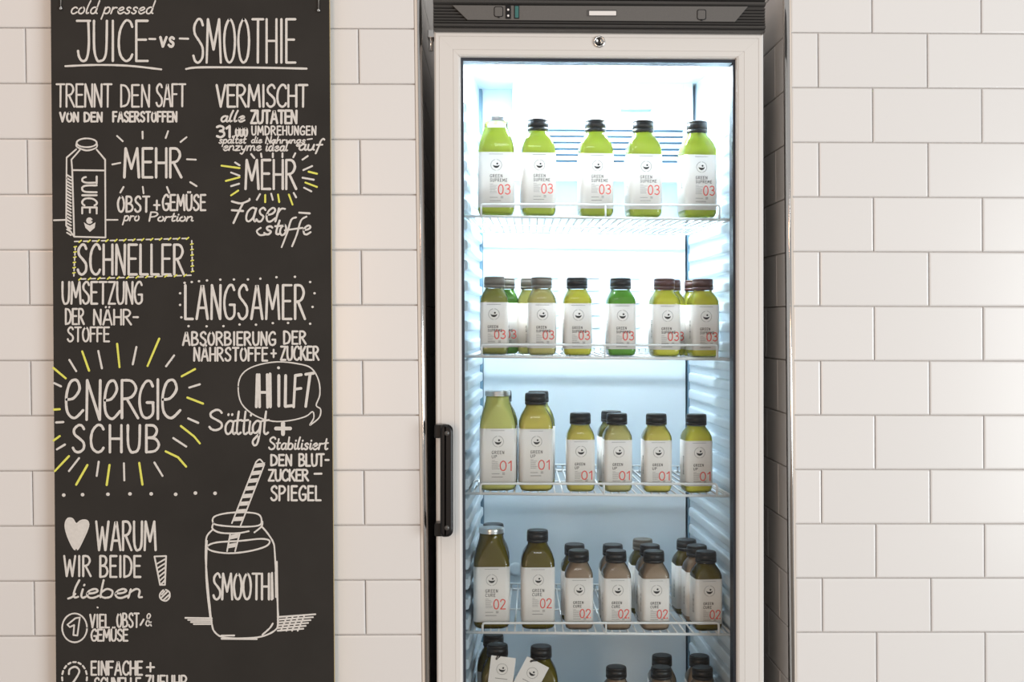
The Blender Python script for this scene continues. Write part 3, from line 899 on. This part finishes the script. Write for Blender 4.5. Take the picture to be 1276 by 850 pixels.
B(2, 818.5, 0, 'small', 'yellow', 'black', 'UP', 'small yellow bottle with black cap, second from right on the middle shelf', 3)
B(2, 868.5, 0, 'small', 'gold', 'black', 'UP', 'small golden bottle with black cap, right end of the middle shelf', 6)
# fourth shelf
B(3, 611, 0, 'glass', 'dark_olive', 'silver', 'CURE', 'tall olive bottle with silver metal cap at left end of the fourth shelf', 1)
B(3, 613.5, 1, 'large', 'dark_olive', 'black', 'CURE', 'tall bottle with black cap just behind the silver-capped olive bottle', 0, .004)
B(3, 669, 0, 'large', 'dark_olive', 'black', 'CURE', 'tall olive bottle with black cap, second in front on the fourth shelf', 1)
B(3, 720.5, 0, 'small', 'brown', 'black', 'CURE', 'small brown bottle, first small one from the left in front on the fourth shelf', 0)
B(3, 715.5, 1, 'small', 'dark_olive', 'black', 'CURE', 'small olive bottle behind the first small brown bottle of the fourth shelf', 0)
B(3, 767.5, 0, 'small', 'brown', 'black', 'CURE', 'small brown bottle, middle of the three brown ones in front on the fourth shelf', 3)
B(3, 763.5, 1, 'small', 'brown', 'black', 'CURE', 'small brown bottle behind the middle brown bottle of the fourth shelf', 0)
B(3, 815, 0, 'small', 'brown', 'black', 'CURE', 'small brown bottle with two more in line behind it, fourth shelf', 5)
B(3, 810, 1, 'small', 'brown', 'black', 'CURE', 'small brown bottle, middle one of the row of three on the fourth shelf', 2)
B(3, 801, 2, 'small', 'dark_olive', 'grey', 'CURE', 'small olive bottle with greyish cap, rearmost of a row of three, fourth shelf', 2)
B(3, 880.5, 0, 'small', 'dark_olive', 'black', 'CURE', 'small olive bottle in front at the right end of the fourth shelf', 6)
B(3, 869, 1, 'small', 'brown', 'black', 'CURE', 'small brown bottle second in the right-end row of the fourth shelf', 4)
B(3, 856, 2, 'small', 'dark_olive', 'black', 'CURE', 'small olive bottle furthest back in the right-end row of the fourth shelf', 4)
# lowest shelf
b1 = B(4, 618, 0.15, 'large', 'dark_olive', 'black', 'CURE', 'tall olive bottle with an upright paper tag, lowest shelf at left', 0)
B(4, 613, 1.3, 'large', 'dark_olive', 'black', 'CURE', 'tall olive bottle in the left corner behind the tagged bottles of the lowest shelf', 0)
b2 = B(4, 673, 0.0, 'large', 'dark_olive', 'black', 'CURE', 'tall olive bottle with a slanted paper tag, lowest shelf', 0)
B(4, 767.5, 0.0, 'small', 'brown', 'black', 'CURE', 'lone small bottle left of the two pairs on the lowest shelf', 0)
B(4, 824, 0.0, 'small', 'brown', 'black', 'CURE', 'small bottle in front in the centre-right pair at the bottom picture edge', 0)
B(4, 825, 1.3, 'small', 'brown', 'black', 'CURE', 'small bottle at the back of the centre-right pair at the bottom picture edge', 0)
B(4, 876, 0.0, 'small', 'brown', 'black', 'CURE', 'small bottle in front of the far right pair, bottom edge', 0)
B(4, 872, 1.3, 'small', 'brown', 'black', 'CURE', 'small bottle at the back of the far right pair, bottom edge', 0)

# paper tags hanging from the necks
def tag_(px, py, ang, par, label, knot):
    Yt = 0.082
    t = thing('paper_tag', label, 'tag', tuple(P(px, py, Yt)), 'paper tags on the lowest shelf')
    t.rotation_euler = (0, math.radians(ang), 0)
    k = (2.42+Yt)/FPX
    W, H = 31*k, 52*k
    mb = MB(); hp_ = 0.0035
    outline = [(-W/2, -H+hp_*2), (W/2, -H+hp_*2), (W/2, hp_*2), (-W/2, hp_*2)]
    hole = [(0.002*math.cos(2*PI*j/12), 0.002*math.sin(2*PI*j/12)) for j in range(12)]
    me = mb.prism([(x-0.008 if False else x, z) for x, z in outline], -0.0004, 0.0004)
    o = MB(); o.v, o.f, o.m, o.sm = mb.v, mb.f, mb.m, mb.sm
    sheet = o.build('tag_paper', M_paper, None, loc=(0, 0, 0)); sheet.parent = t
    pm = MB()
    def mp(x, y): return (x*k, -0.0008, -y*k)
    cy = 11.0
    for q in range(26):
        t0 = 2*PI*q/26; t1 = t0+2*PI/26*0.6
        add_strokes(pm, [[(6.8*math.cos(t0), cy+6.8*math.sin(t0)), (6.8*math.cos(t1), cy+6.8*math.sin(t1))]], 0.55, mp, 1, 0)
    vs = [(-4.1*math.cos(PI*j/12), cy-.6+4.3*math.sin(PI*j/12)) for j in range(13)]+[(-4.1*math.cos(PI*(12-j)/12), cy-.6+1.6*math.sin(PI*(12-j)/12)) for j in range(13)]
    for j in range(12): pm.add([mp(*vs[j]), mp(*vs[j+1]), mp(*vs[24-j]), mp(*vs[25-j])], [(0, 1, 2, 3)], 0)
    pm.add([mp(1.2+1.2*math.cos(2*PI*j/10), cy-1.6+1.2*math.sin(2*PI*j/10)) for j in range(10)], [tuple(range(10))], 0)
    x = -7
    while x < 7:
        add_strokes(pm, [[(x, 23), (x+1.6, 23)]], 0.9, mp, 1, 0); x += 2.6
    pr = pm.build('tag_print', [M_ink, M_grey], None, loc=(0, 0, 0)); pr.parent = sheet
    c = MB()
    R_ = Matrix.Rotation(math.radians(-ang), 3, 'Y')
    # cord loop from the eyelet up to the neck
    top = R_ @ Vector((knot[0]*k, 0.006, knot[1]*k)); b_ = Vector((-9*k, -0.001, 2*k))
    mid = (top+b_)/2+Vector((0.002, -0.004, 0))
    c.tube([b_+Vector((0, 0, -0.003)), b_, mid, top], 0.0009, 6)
    c.tube([b_+Vector((0.001, 0, -0.003)), b_+Vector((.003, 0, 0)), mid+Vector((0.004, 0, 0)), top+Vector((.001, 0, 0))], 0.0009, 6)
    cd = c.build('cord', M_capb, None, loc=(0, 0, 0)); cd.parent = t
    return t
tag_(627, 823, 7, b1, 'white paper tag hanging almost upright on the left tagged bottle', (-8, 7))
tag_(668.5, 829, 28, b2, 'white paper tag hanging slanted on the right tagged bottle', (0, 9))

# ---------------------------------------------------------------- blackboard
YBD = -0.024
def bp(px, py): v = P(px, py, YBD); return (v.x, v.z)
BX = {}
tl, tr = bp(62.8, -45), bp(410.1, -45)
bl = bp(72.3, 1150); br = bp(418.6, 1150)
base = ((bl[0]+br[0])/2, 0.0, bl[1])
board = thing('chalkboard', 'tall black chalkboard comparing juice and smoothie in hand lettering, hung on the tiled wall', 'sign', base)
mb = MB(); mb.prism([bl, br, tr, tl], YBD, -0.0125)
# painted face, pale ply edge
mb.m = [0, 1]+[1]*4
pan = mb.build('panel', [M_board, M_ply], board)
MB().prism([(bl[0]+.05, bl[1]+.05), (br[0]-.05, br[1]+.05), (tr[0]-.05, tr[1]-.05), (tl[0]+.05, tl[1]-.05)], -0.0125, -0.0006).build('batten', M_ply, board)
def mpb(x, y): v = P(x, y, YBD-0.0004); return (v.x, v.y, v.z)
mpb_ref[0] = mpb
def chalk(name, strokes, wd, mat_=M_chalk, label=None, parent=None, wob=0.1):
    if name in ('ray_marks', 'dots', 'dashed_frame'):
        nm = {'ray_marks': 'ray_mark', 'dots': 'dot', 'dashed_frame': 'frame_dash'}[name]
        for sw, m in (strokes if mat_ == 'both' else [(strokes, 0)]):
            for one in sw:
                q = MB(); add_strokes(q, [one], wd, mpb, 0, wob); q.build(nm, M_yellow if m else M_chalk, pan, fix=False)
        return
    mb = MB()
    if mat_ == 'both':
        for sw, m in strokes: add_strokes(mb, sw, wd, mpb, m, wob)
        o = mb.build(name, [M_chalk, M_yellow], parent or pan, fix=False)
    else:
        add_strokes(mb, strokes, wd, mpb, 0, wob)
        o = mb.build(name, mat_, parent or pan, fix=False)
    if label: o['label'] = label
    return o
def T(txt, x0, x1, yt, yb, wd, **k):
    yell = k.pop('mat_', M_chalk)
    st = text_strokes(txt, x0, x1, yt, yb, **k)
    return chalk('lettering', st, wd, yell, 'chalk lettering reading '+txt.strip())
T('cold pressed', 88, 190, 1, 17, 1.7, slant=.25, gap=.1, space=.3)
T('JUICE', 96, 184, 26, 76, 2.7, gap=.15)
T('vs', 200, 217, 35, 58, 3.0, gap=.14)
chalk('dash', [[(186, 48.5), (193.5, 48.7)], [(224, 48), (234.5, 48.3)]], 2.3)
T('SMOOTHIE', 241, 368, 24, 78, 2.6, gap=.16)
chalk('underline', [smooth_pts([(81.5, 82.5), (120, 81), (160, 82), (201, 86.5)], 6)], 2.2)
chalk('underline', [smooth_pts([(232, 86), (250, 84), (320, 84.3), (382, 85.6)], 6)], 2.3)
T('TRENNT', 70.5, 139, 105, 133, 2.2, gap=.14)
T('DEN', 151, 186, 106, 133, 2.2, gap=.18)
T('SAFT', 195, 231, 105, 132.5, 2.2, gap=.13)
T('VON DEN', 75, 127, 140.5, 151.5, 2.3, gap=.2, space=.45)
T('FASERSTOFFEN', 141, 220, 139.5, 151.5, 2.3, gap=.2)
T('VERMISCHT', 270, 383, 106, 133, 2.5, gap=.14)
T('alle', 275, 304, 138, 151.5, 2.2, gap=.12, slant=.2)
T('ZUTATEN', 313, 369.5, 138, 153.5, 2.7, gap=.12)
T('31.', 270, 291, 157, 171, 2.6, gap=.14)
T('000', 294, 308, 160, 169.5, 2.4, gap=.14)
T('UMDREHUNGEN', 314, 393.5, 157.5, 168, 1.8, gap=.25)
T('spaltet', 273, 306, 169, 178.5, 1.5, slant=.15, gap=.1)
T('die', 313, 326, 170, 178, 1.4, slant=.15, gap=.1)
T('Nahrungs', 331, 380, 170, 178.5, 1.5, slant=.15, gap=.1)
chalk('dash', [[(383, 173.8), (389, 173)]], 1.5)
T('enzyme', 278, 325, 176, 187.5, 1.6, slant=.15, gap=.08)
T('ideal', 331, 358, 176, 188, 1.8, slant=.15, gap=.13)
T('auf', 372, 400, 173, 187, 2.0, slant=.2, gap=.1)
T('MEHR', 155, 226, 185, 221, 2.9, gap=.18)
rays = [[(146, 169.5), (153, 176)], [(177.6, 164), (177.8, 172.5)], [(209.5, 163.5), (206.5, 172)], [(232.5, 171), (225, 177)], [(140, 205), (150, 203)], [(233, 198.5), (244, 199)],
        [(237, 227), (245, 232)], [(154, 233), (150, 240)], [(178, 233), (179, 241)], [(208, 233), (211, 240.5)]]
chalk('ray_marks', rays, 2.0)
T('MEHR', 306, 369, 199.5, 235.5, 2.8, gap=.18)
wr_ = [[(313, 192), (317, 197)], [(325.3, 191.5), (326, 196)], [(340, 191), (340, 196)], [(352, 191), (352, 196)], [(368, 191), (365.5, 196)], [(383.5, 194.5), (377, 199)],
      [(293, 202.5), (298.5, 206)], [(288, 215), (298.5, 219)], [(288, 232), (298, 229)], [(389, 207), (378, 212)], [(377, 221.5), (391, 224)], [(379, 234), (388, 238.5)], [(324, 242), (320, 249)], [(338, 241.5), (340, 249)], [(366, 240.5), (369, 246)]]
yl = [[(276, 206.5), (298.5, 209.5)], [(281.5, 225.5), (298.5, 221)], [(297, 237.5), (288, 243.5)], [(384.5, 214), (395, 216.5)], [(380.5, 227.5), (395, 233)], [(330.5, 243), (330.5, 252)], [(346.5, 242.5), (348, 252)], [(360, 242.5), (364.5, 255)]]
chalk('ray_marks', [(wr_, 0), (yl, 1)], 2.1, 'both')
T('OBST', 147, 186, 245, 264, 2.3, gap=.2)
T('+', 192, 199, 243, 266, 2.1)
T('GEMÜSE', 203, 256, 243, 262, 2.3, gap=.18)
T('pro', 154, 173, 263, 275, 1.7, slant=.15, gap=.1)
T('Portion', 186, 240, 264.5, 275.5, 1.8, slant=.2, gap=.08)
T('aser', 305, 352, 242, 276, 2.2, slant=.2, gap=.06)
chalk('lettering', [smooth_pts([(289, 251), (300, 253.5), (310, 250), (311, 248)], 4), smooth_pts([(303, 253), (297, 265), (291, 278)], 4), [(289, 262), (303, 263)], [(373, 265), (386, 266)]], 2.3, label='chalk letter F and hyphen of the word Faserstoffe')
T('st', 329, 349, 272, 292, 2.4, slant=.2, gap=.1)
T('o', 348, 356, 268, 293, 2.2, slant=.15)
T('e', 377, 386, 270, 292, 2.2, slant=.2)
chalk('lettering', [smooth_pts([(325, 284), (320, 288), (324, 293), (332, 292)], 4), smooth_pts([(369, 271), (363, 274), (358, 290), (351, 308)], 4), smooth_pts([(382, 270), (375, 275), (370, 292), (364, 307)], 4), [(355, 287), (377, 284)]], 2.0)
T('SCHNELLER', 97, 229, 305, 342, 2.8, gap=.2)
# dashed frame around SCHNELLER
def dashed(a, b, n, f=.48, bend=0):
    out = []; 
    for q in range(n):
        t0 = q/n; t1 = (q+f)/n
        out.append([(a[0]+(b[0]-a[0])*t, a[1]+(b[1]-a[1])*t) for t in (t0, t1)])
    return out
whd = dashed((93, 301), (238, 297), 13)+dashed((239, 300), (240, 341), 6)+dashed((238, 343), (95, 348), 12)+dashed((92, 344), (94, 305), 6)
yd = []
for a in whd:
    ux, uy = (a[1][0]-a[0][0])*.28, (a[1][1]-a[0][1])*.28
    p_ = (a[1][0]+ux, a[1][1]+uy); hz = abs(ux) > abs(uy)
    yd.append([(p_[0]-1.4, p_[1]+(1.1 if hz else .3)), (p_[0]+1.4, p_[1]-(1.1 if hz else .3))])
chalk('dashed_frame', [(whd, 0), (yd, 1)], 1.6, 'both')
T('UMSETZUNG', 78, 177, 351.5, 378.5, 2.4, gap=.16)
T('DER', 82, 104.5, 385, 404, 2.2, gap=.2)
T('NÄHR-', 117, 172, 386, 404.5, 2.2, gap=.16)
T('STOFFE', 84.5, 136, 408, 425.5, 2.1, gap=.16)
T('LANGSAMER', 231, 380, 355.5, 397.5, 2.8, gap=.2)
def dots(pts, r):
    return [[(x-.15, y), (x+.15, y)] for x, y in pts]
chalk('dots', dots([(230, 352.5), (239, 351.5), (248, 350.5), (258, 349.5), (274.5, 348.5), (291.5, 348.3), (309, 348.3), (324.5, 347.3), (344.5, 345.5), (367.5, 345), (386.5, 351.5), (392, 365.5), (389.5, 382.5), (386.5, 403.5), (224.5, 365.5), (224.5, 380), (226, 395.5),
     (235, 406.5), (257.5, 406.7), (278.5, 406.5), (298.5, 404.5), (319, 404.7), (340, 402.7), (359, 402.5)], 1), 2.6)
T('ABSORBIERUNG', 228, 343, 414, 430, 2.3, gap=.2)
T('DER', 354, 381, 413, 428.5, 2.3, gap=.22)
T('NÄHRSTOFFE', 242, 333, 433.5, 449.5, 2.3, gap=.2)
T('+', 338, 344, 430, 449, 2.0)
T('ZUCKER', 350, 397, 432, 448.5, 2.3, gap=.18)
# ENERGIE with small e shapes
def big_e(x0, x1, yt, yb):
    W = x1-x0; H = yb-yt
    return smooth_pts([(x0+W*.05, yt+H*.52), (x0+W*.45, yt+H*.48), (x0+W*.78, yt+H*.25), (x0+W*.62, yt+H*.02), (x0+W*.25, yt+H*.08), (x0+W*.03, yt+H*.45), (x0+W*.1, yt+H*.85), (x0+W*.5, yt+H), (x0+W*.98, yt+H*.8)], 6)
chalk('lettering', [big_e(82, 104, 473, 521), big_e(130, 150, 474, 522), big_e(202, 225, 473, 521)]+text_strokes('N', 108, 125, 474, 523)+text_strokes('R', 152, 172, 474, 521)+text_strokes('G', 174, 191, 475, 521)+text_strokes('I', 196, 197.5, 473, 522),
      3.0, label='chalk lettering reading eNeRGIe')
T('SCHUB', 91, 198, 530, 563.5, 2.9, gap=.26)
wr_ = [[(86.5, 448.5), (95, 462.5)], [(122.5, 437.5), (127, 459)], [(170, 432.5), (165.5, 454)], [(217, 443), (207, 456.5)], [(249, 479), (236, 483)], [(234.5, 521.5), (247, 527)], [(216, 546), (232, 556.5)], [(192.5, 576.5), (202.5, 593)],
       [(154.5, 577.5), (155, 598.5)], [(123, 575.5), (120.5, 593)], [(98.5, 571), (86, 587)], [(81, 554), (71, 560)], [(79, 526), (70, 526.5)], [(67.5, 477.5), (76, 481.5)]]
yl = [[(102.5, 438), (111, 462)], [(146, 428.5), (149, 457.5)], [(198.5, 422), (184, 456)], [(243, 460), (226.5, 469)], [(233.5, 495.5), (253, 503)], [(225.5, 531), (242, 544), (249, 552.5)], [(206.5, 562.5), (222, 570), (232, 581.5)],
      [(173.5, 577), (177.5, 604)], [(136.5, 579.5), (133, 604.5)], [(109, 579.5), (95, 604)], [(86, 568.5), (68.5, 587)], [(74.5, 543.5), (66.8, 549)], [(74.5, 510), (67.2, 510.5)], [(66.5, 458.5), (82, 471.5)]]
chalk('ray_marks', [(wr_, 0), (yl, 1)], 2.4, 'both')
chalk('lettering', [[(320.5, 467), (319.5, 507)], [(323, 467), (323.5, 507)], [(333, 467), (333.5, 507.5)], [(336.5, 466), (337, 507)], [(322, 489), (334, 489)], [(347, 458.3), (347.3, 458.5)],
  [(347.5, 468), (347.5, 506)], [(356, 468), (355.5, 506.5)], [(355.5, 506.5), (364, 505.5)], [(368, 468), (366, 507)], [(368, 468), (375.5, 467)], [(368, 485), (375, 484)], [(381, 466.5), (391, 465)], [(386.5, 466), (381, 506.5)]], 3.2, label='bold chalk lettering reading HILFT')
bub = [(296.8, 482), (302, 466), (318, 456), (345, 451), (372, 453.5), (388, 459), (397, 474), (398.5, 492), (394, 505), (399.5, 510), (398, 520), (389, 528), (386, 529.5), (391, 521), (389.5, 513), (381, 519), (362, 524), (340, 525), (318, 518), (301, 503), (296.8, 482)]
chalk('speech_bubble', [smooth_pts(bub, 4)], 1.5)
T('S', 261, 277, 511, 536, 2.5)
T('ättigt', 280, 334, 508, 541, 2.4, gap=.03, slant=.05)
chalk('plus_sign', [[(344, 534), (361.5, 534)], [(352.7, 527), (352.7, 541)]], 4.4)
T('Stabilisiert', 335, 408, 545, 560, 2.0, gap=.11, slant=.1)
T('DEN', 338, 363, 567, 580, 2.4, gap=.2)
T('BLUT-', 373, 409.5, 566, 580.5, 2.4, gap=.17)
T('ZUCKER', 335, 384, 585.5, 599, 2.4, gap=.16)
chalk('dash', [[(392, 590.5), (400.5, 590.3)]], 2.4)
T('SPIEGEL', 338, 399.5, 606, 623.5, 2.4, gap=.2)
chalk('dots', dots([(79.5, 617), (103, 616.5), (134.5, 616), (162, 615.5), (188.5, 615.5), (219, 616), (243.5, 614.5), (268, 614.8)], 1), 4.0)
# heart
hb = [(95, 685.5), (86, 672), (81.5, 656), (84, 647), (90, 646.5), (95, 653), (101, 649), (108.5, 649), (110, 656), (104, 671), (95, 685.5)]
hs = smooth_pts(hb, 4)
mbh = MB(); cxh, cyh = 95, 662
for i in range(len(hs)-1): mbh.add([mpb(cxh, cyh), mpb(*hs[i]), mpb(*hs[i+1])], [(0, 1, 2)])
add_strokes(mbh, [hs], 2.0, mpb)
mbh.build('heart_drawing', M_chalk, pan, fix=False)
T('WARUM', 120, 194, 650, 685.5, 2.7, gap=.16)
T('WIR', 80, 113, 693, 718, 2.4, gap=.2)
T('BEIDE', 125, 175, 693, 719, 2.5, gap=.2)
T('lieben', 90, 176, 723, 745, 2.3, gap=.05, slant=.15)
chalk('lettering', [smooth_pts([(85, 746), (90, 744), (94, 740)], 4)], 2.2)
# hatched exclamation mark
ex = [[(192.5, 693.5), (207, 693)], [(207, 693), (205.5, 729)], [(205.5, 729), (199.5, 729)], [(199.5, 729), (192.5, 693.5)], smooth_pts([(205, 735), (199.5, 740), (200, 746), (206, 749), (211, 745), (211, 738), (205, 735)], 4)]
ex += [[(195+q*1.0, 703+q*5.2), (205.5, 697+q*5.2)] for q in range(6)]+[[(201, 745), (208.5, 737.5)], [(204, 747.5), (211, 741)], [(201.5, 741), (205, 737)]]
chalk('exclamation_mark', ex, 1.8, label='hatched exclamation mark')
def circ(cx, cy, rx, ry, n=28): return [(cx+rx*math.cos(2*PI*j/n), cy+ry*math.sin(2*PI*j/n)) for j in range(n+1)]
chalk('number_badge', [circ(93, 782.5, 15.5, 18), [(84, 778.5), (94, 770.5)], [(94, 770.5), (99.5, 769.5)], [(99.5, 769.5), (96.5, 792)], [(96.5, 792), (91.5, 791.5)], [(91.5, 791.5), (92.5, 779)], [(92.5, 779), (87, 781.5)], [(87, 781.5), (84, 778.5)]], 1.8, label='circled numeral 1')
T('VIEL', 112.5, 136, 766, 782, 2.1, gap=.2)
T('OBST', 146, 173, 764.5, 781.5, 2.1, gap=.18)
T('&', 181, 188.5, 764, 780, 1.5)
chalk('lettering', [[(121.5, 757), (121.8, 757.2)], [(175, 779), (179, 772)]], 2.0)
T('GEMÜSE', 114, 159, 784.5, 798.5, 2.1, gap=.16)
cc = circ(93, 844, 15.5, 19, 30)
chalk('number_badge', [cc[q:q+2] for q in range(0, 30, 2)]+[smooth_pts([(86, 840), (87, 834), (94, 831), (99, 836), (95, 845), (86, 857)], 4), [(86, 857), (99, 856)]], 2.2, label='dashed circle around the numeral 2')
T('EINFACHE', 114, 177, 824.5, 841, 2.3, gap=.18)
T('+', 183, 192, 820, 841, 2.2)
T('SCHNELLE', 118, 175, 845, 861, 2.1, gap=.16)
T('ZUFUHR', 182, 233, 842, 859, 2.2, gap=.2)
# small bottle drawing
bd = [smooth_pts(circ(108, 178, 12.5, 5.5, 16), 2), smooth_pts([(95.5, 178), (96, 183), (108, 187.5), (120, 184), (120.5, 178)], 4), [(95, 186), (83, 196.5)], [(83, 196.5), (82.5, 281)], [(82.5, 281), (92.5, 295)], [(92.5, 295), (131.5, 296)], [(131.5, 296), (131, 199)],
      [(131, 199), (120.5, 186.5)], [(99.5, 187), (89, 199)], [(89, 199), (90, 212)], [(90, 212), (130, 212.5)], [(90, 212), (92.5, 295)], [(67, 274.5), (82, 274)], [(133, 274), (146.5, 274)]]
bd += [[(83.5, 218+q*4.0), (88.5, 221+q*4.0)] for q in range(19)]
mo = circ(111.5, 275, 3.2, 3.2, 10)
bd += [mo]
chalk('bottle_drawing', bd, 1.8, label='chalk drawing of a juice bottle')
# JUICE written downwards on it
st = text_strokes('JUICE', 0, 46, 0, 18, gap=.14)
chalk('lettering', [[(120.5-(y), 220+x) for x, y in [(p[0], p[1]) for p in s]] for s in [[(q[0], q[1]-0) for q in s2] for s2 in st]], 2.2, label='chalk lettering reading JUICE, turned sideways')
mbs = MB(); pr_ = [(104.5+0, 277), (106.5, 284), (112, 289), (118, 284), (119, 277), (115, 279.5), (112, 281), (108, 279.5)]
mbs.add([mpb(*p) for p in pr_], [(0, 1, 7), (1, 2, 6, 7), (2, 3, 5, 6), (3, 4, 5)])
mbs.add([mpb(*p) for p in mo[:-1]], [tuple(range(10))]); mbs.build('smile_mark', M_chalk, pan, fix=False)
# smoothie jar drawing
jd = [smooth_pts([(266, 652), (267, 644), (283, 639.5), (305, 638.5), (322, 641), (326, 649), (322, 655), (300, 656.5), (276, 655), (266, 652)], 4),
      smooth_pts([(265.5, 653), (265, 659), (275, 664), (296, 664.5), (310, 662)], 4), smooth_pts([(327, 650), (326, 656), (317, 663.5)], 4),
      smooth_pts([(265, 660), (258, 668), (256.5, 680), (256.5, 700), (260, 740), (264, 777), (268, 788), (278, 794), (300, 795.5), (325, 793.5), (342, 786), (346.5, 776), (345.5, 745), (342.5, 690), (340.5, 676), (333, 664), (326, 656)], 5),
      smooth_pts([(258.5, 681), (270, 676), (300, 674), (325, 671.5), (336, 674), (331, 681), (310, 687), (285, 689.5), (264, 686.5), (258.5, 681)], 4),
      [(276, 792), (292, 792)], smooth_pts([(327, 791), (336, 783), (340, 777)], 4), smooth_pts([(258, 674), (257, 720), (262, 770)], 4), [(276, 796), (320, 796.5)], smooth_pts([(345, 700), (346.5, 780)], 3)]
jd += [[(231+q*3.5, 770+q*2.6), (264, 770.5+q*2.4)] for q in range(4)]
jd += [[(346, 769+q*3.4), (393-q*3.0, 765.5+q*3.6)] for q in range(6)]+[[(350+q*7, 786), (358+q*7, 768)] for q in range(4)]
chalk('jar_drawing', jd, 1.9, label='chalk drawing of a smoothie jar')
sd = [[(319, 576), (289, 652)], [(329.5, 579), (299.5, 656)], smooth_pts([(319, 576), (324, 572.5), (329.5, 579)], 4), [(287, 665), (283, 687)], [(299, 664), (293, 687)]]
chalk('straw_drawing', sd, 1.7, label='chalk drawing of a striped straw')
ms = MB()
for q in range(8):
    ms = MB()
    t = (q+.2)/8; u = (q+.75)/8
    a = (319-30*t, 576+76*t); b = (319-30*u, 576+76*u); c2 = (329.5-30*(u-.06), 579+77*(u-.06)); d = (329.5-30*(t-.06), 579+77*(t-.06))
    ms.add([mpb(*a), mpb(*b), mpb(*c2), mpb(*d)], [(0, 1, 2, 3)])
    ms.build('straw_stripe', M_chalk, pan, fix=False)
for q in range(2):
    y = 667+q*11; ms = MB(); ms.add([mpb(286.5-q*2, y), mpb(285.5-q*2, y+5.5), mpb(296-q*1.5, y+3.5), mpb(298-q*1.5, y-2)], [(0, 1, 2, 3)]); ms.build('straw_stripe', M_chalk, pan, fix=False)
T('SMOOTHI', 266, 340, 715, 747, 2.5, gap=.12)
chalk('lettering', [[(339, 714), (340, 746)], [(343.5, 713), (344, 744)]], 2.2)
# hangers at the top edge of the board
for px, pe in ((75.8, 10.5), (397, 13)):
    a = P(px, pe, YBD-0.003); b = P(px+0.5, -44, YBD-0.003)
    h_ = MB(); h_.tube([a, b, Vector((b.x, -0.018, b.z+0.004)), Vector((b.x, -0.010, b.z+0.004))], 0.0012, 8)
    h_.lathe([(0.004, .0028), (-0.001, .0028), (-0.0016, .002)], 12, (a.x, YBD-0.003, a.z), axis='y')
    h_.build('hanger', M_chrome, board)
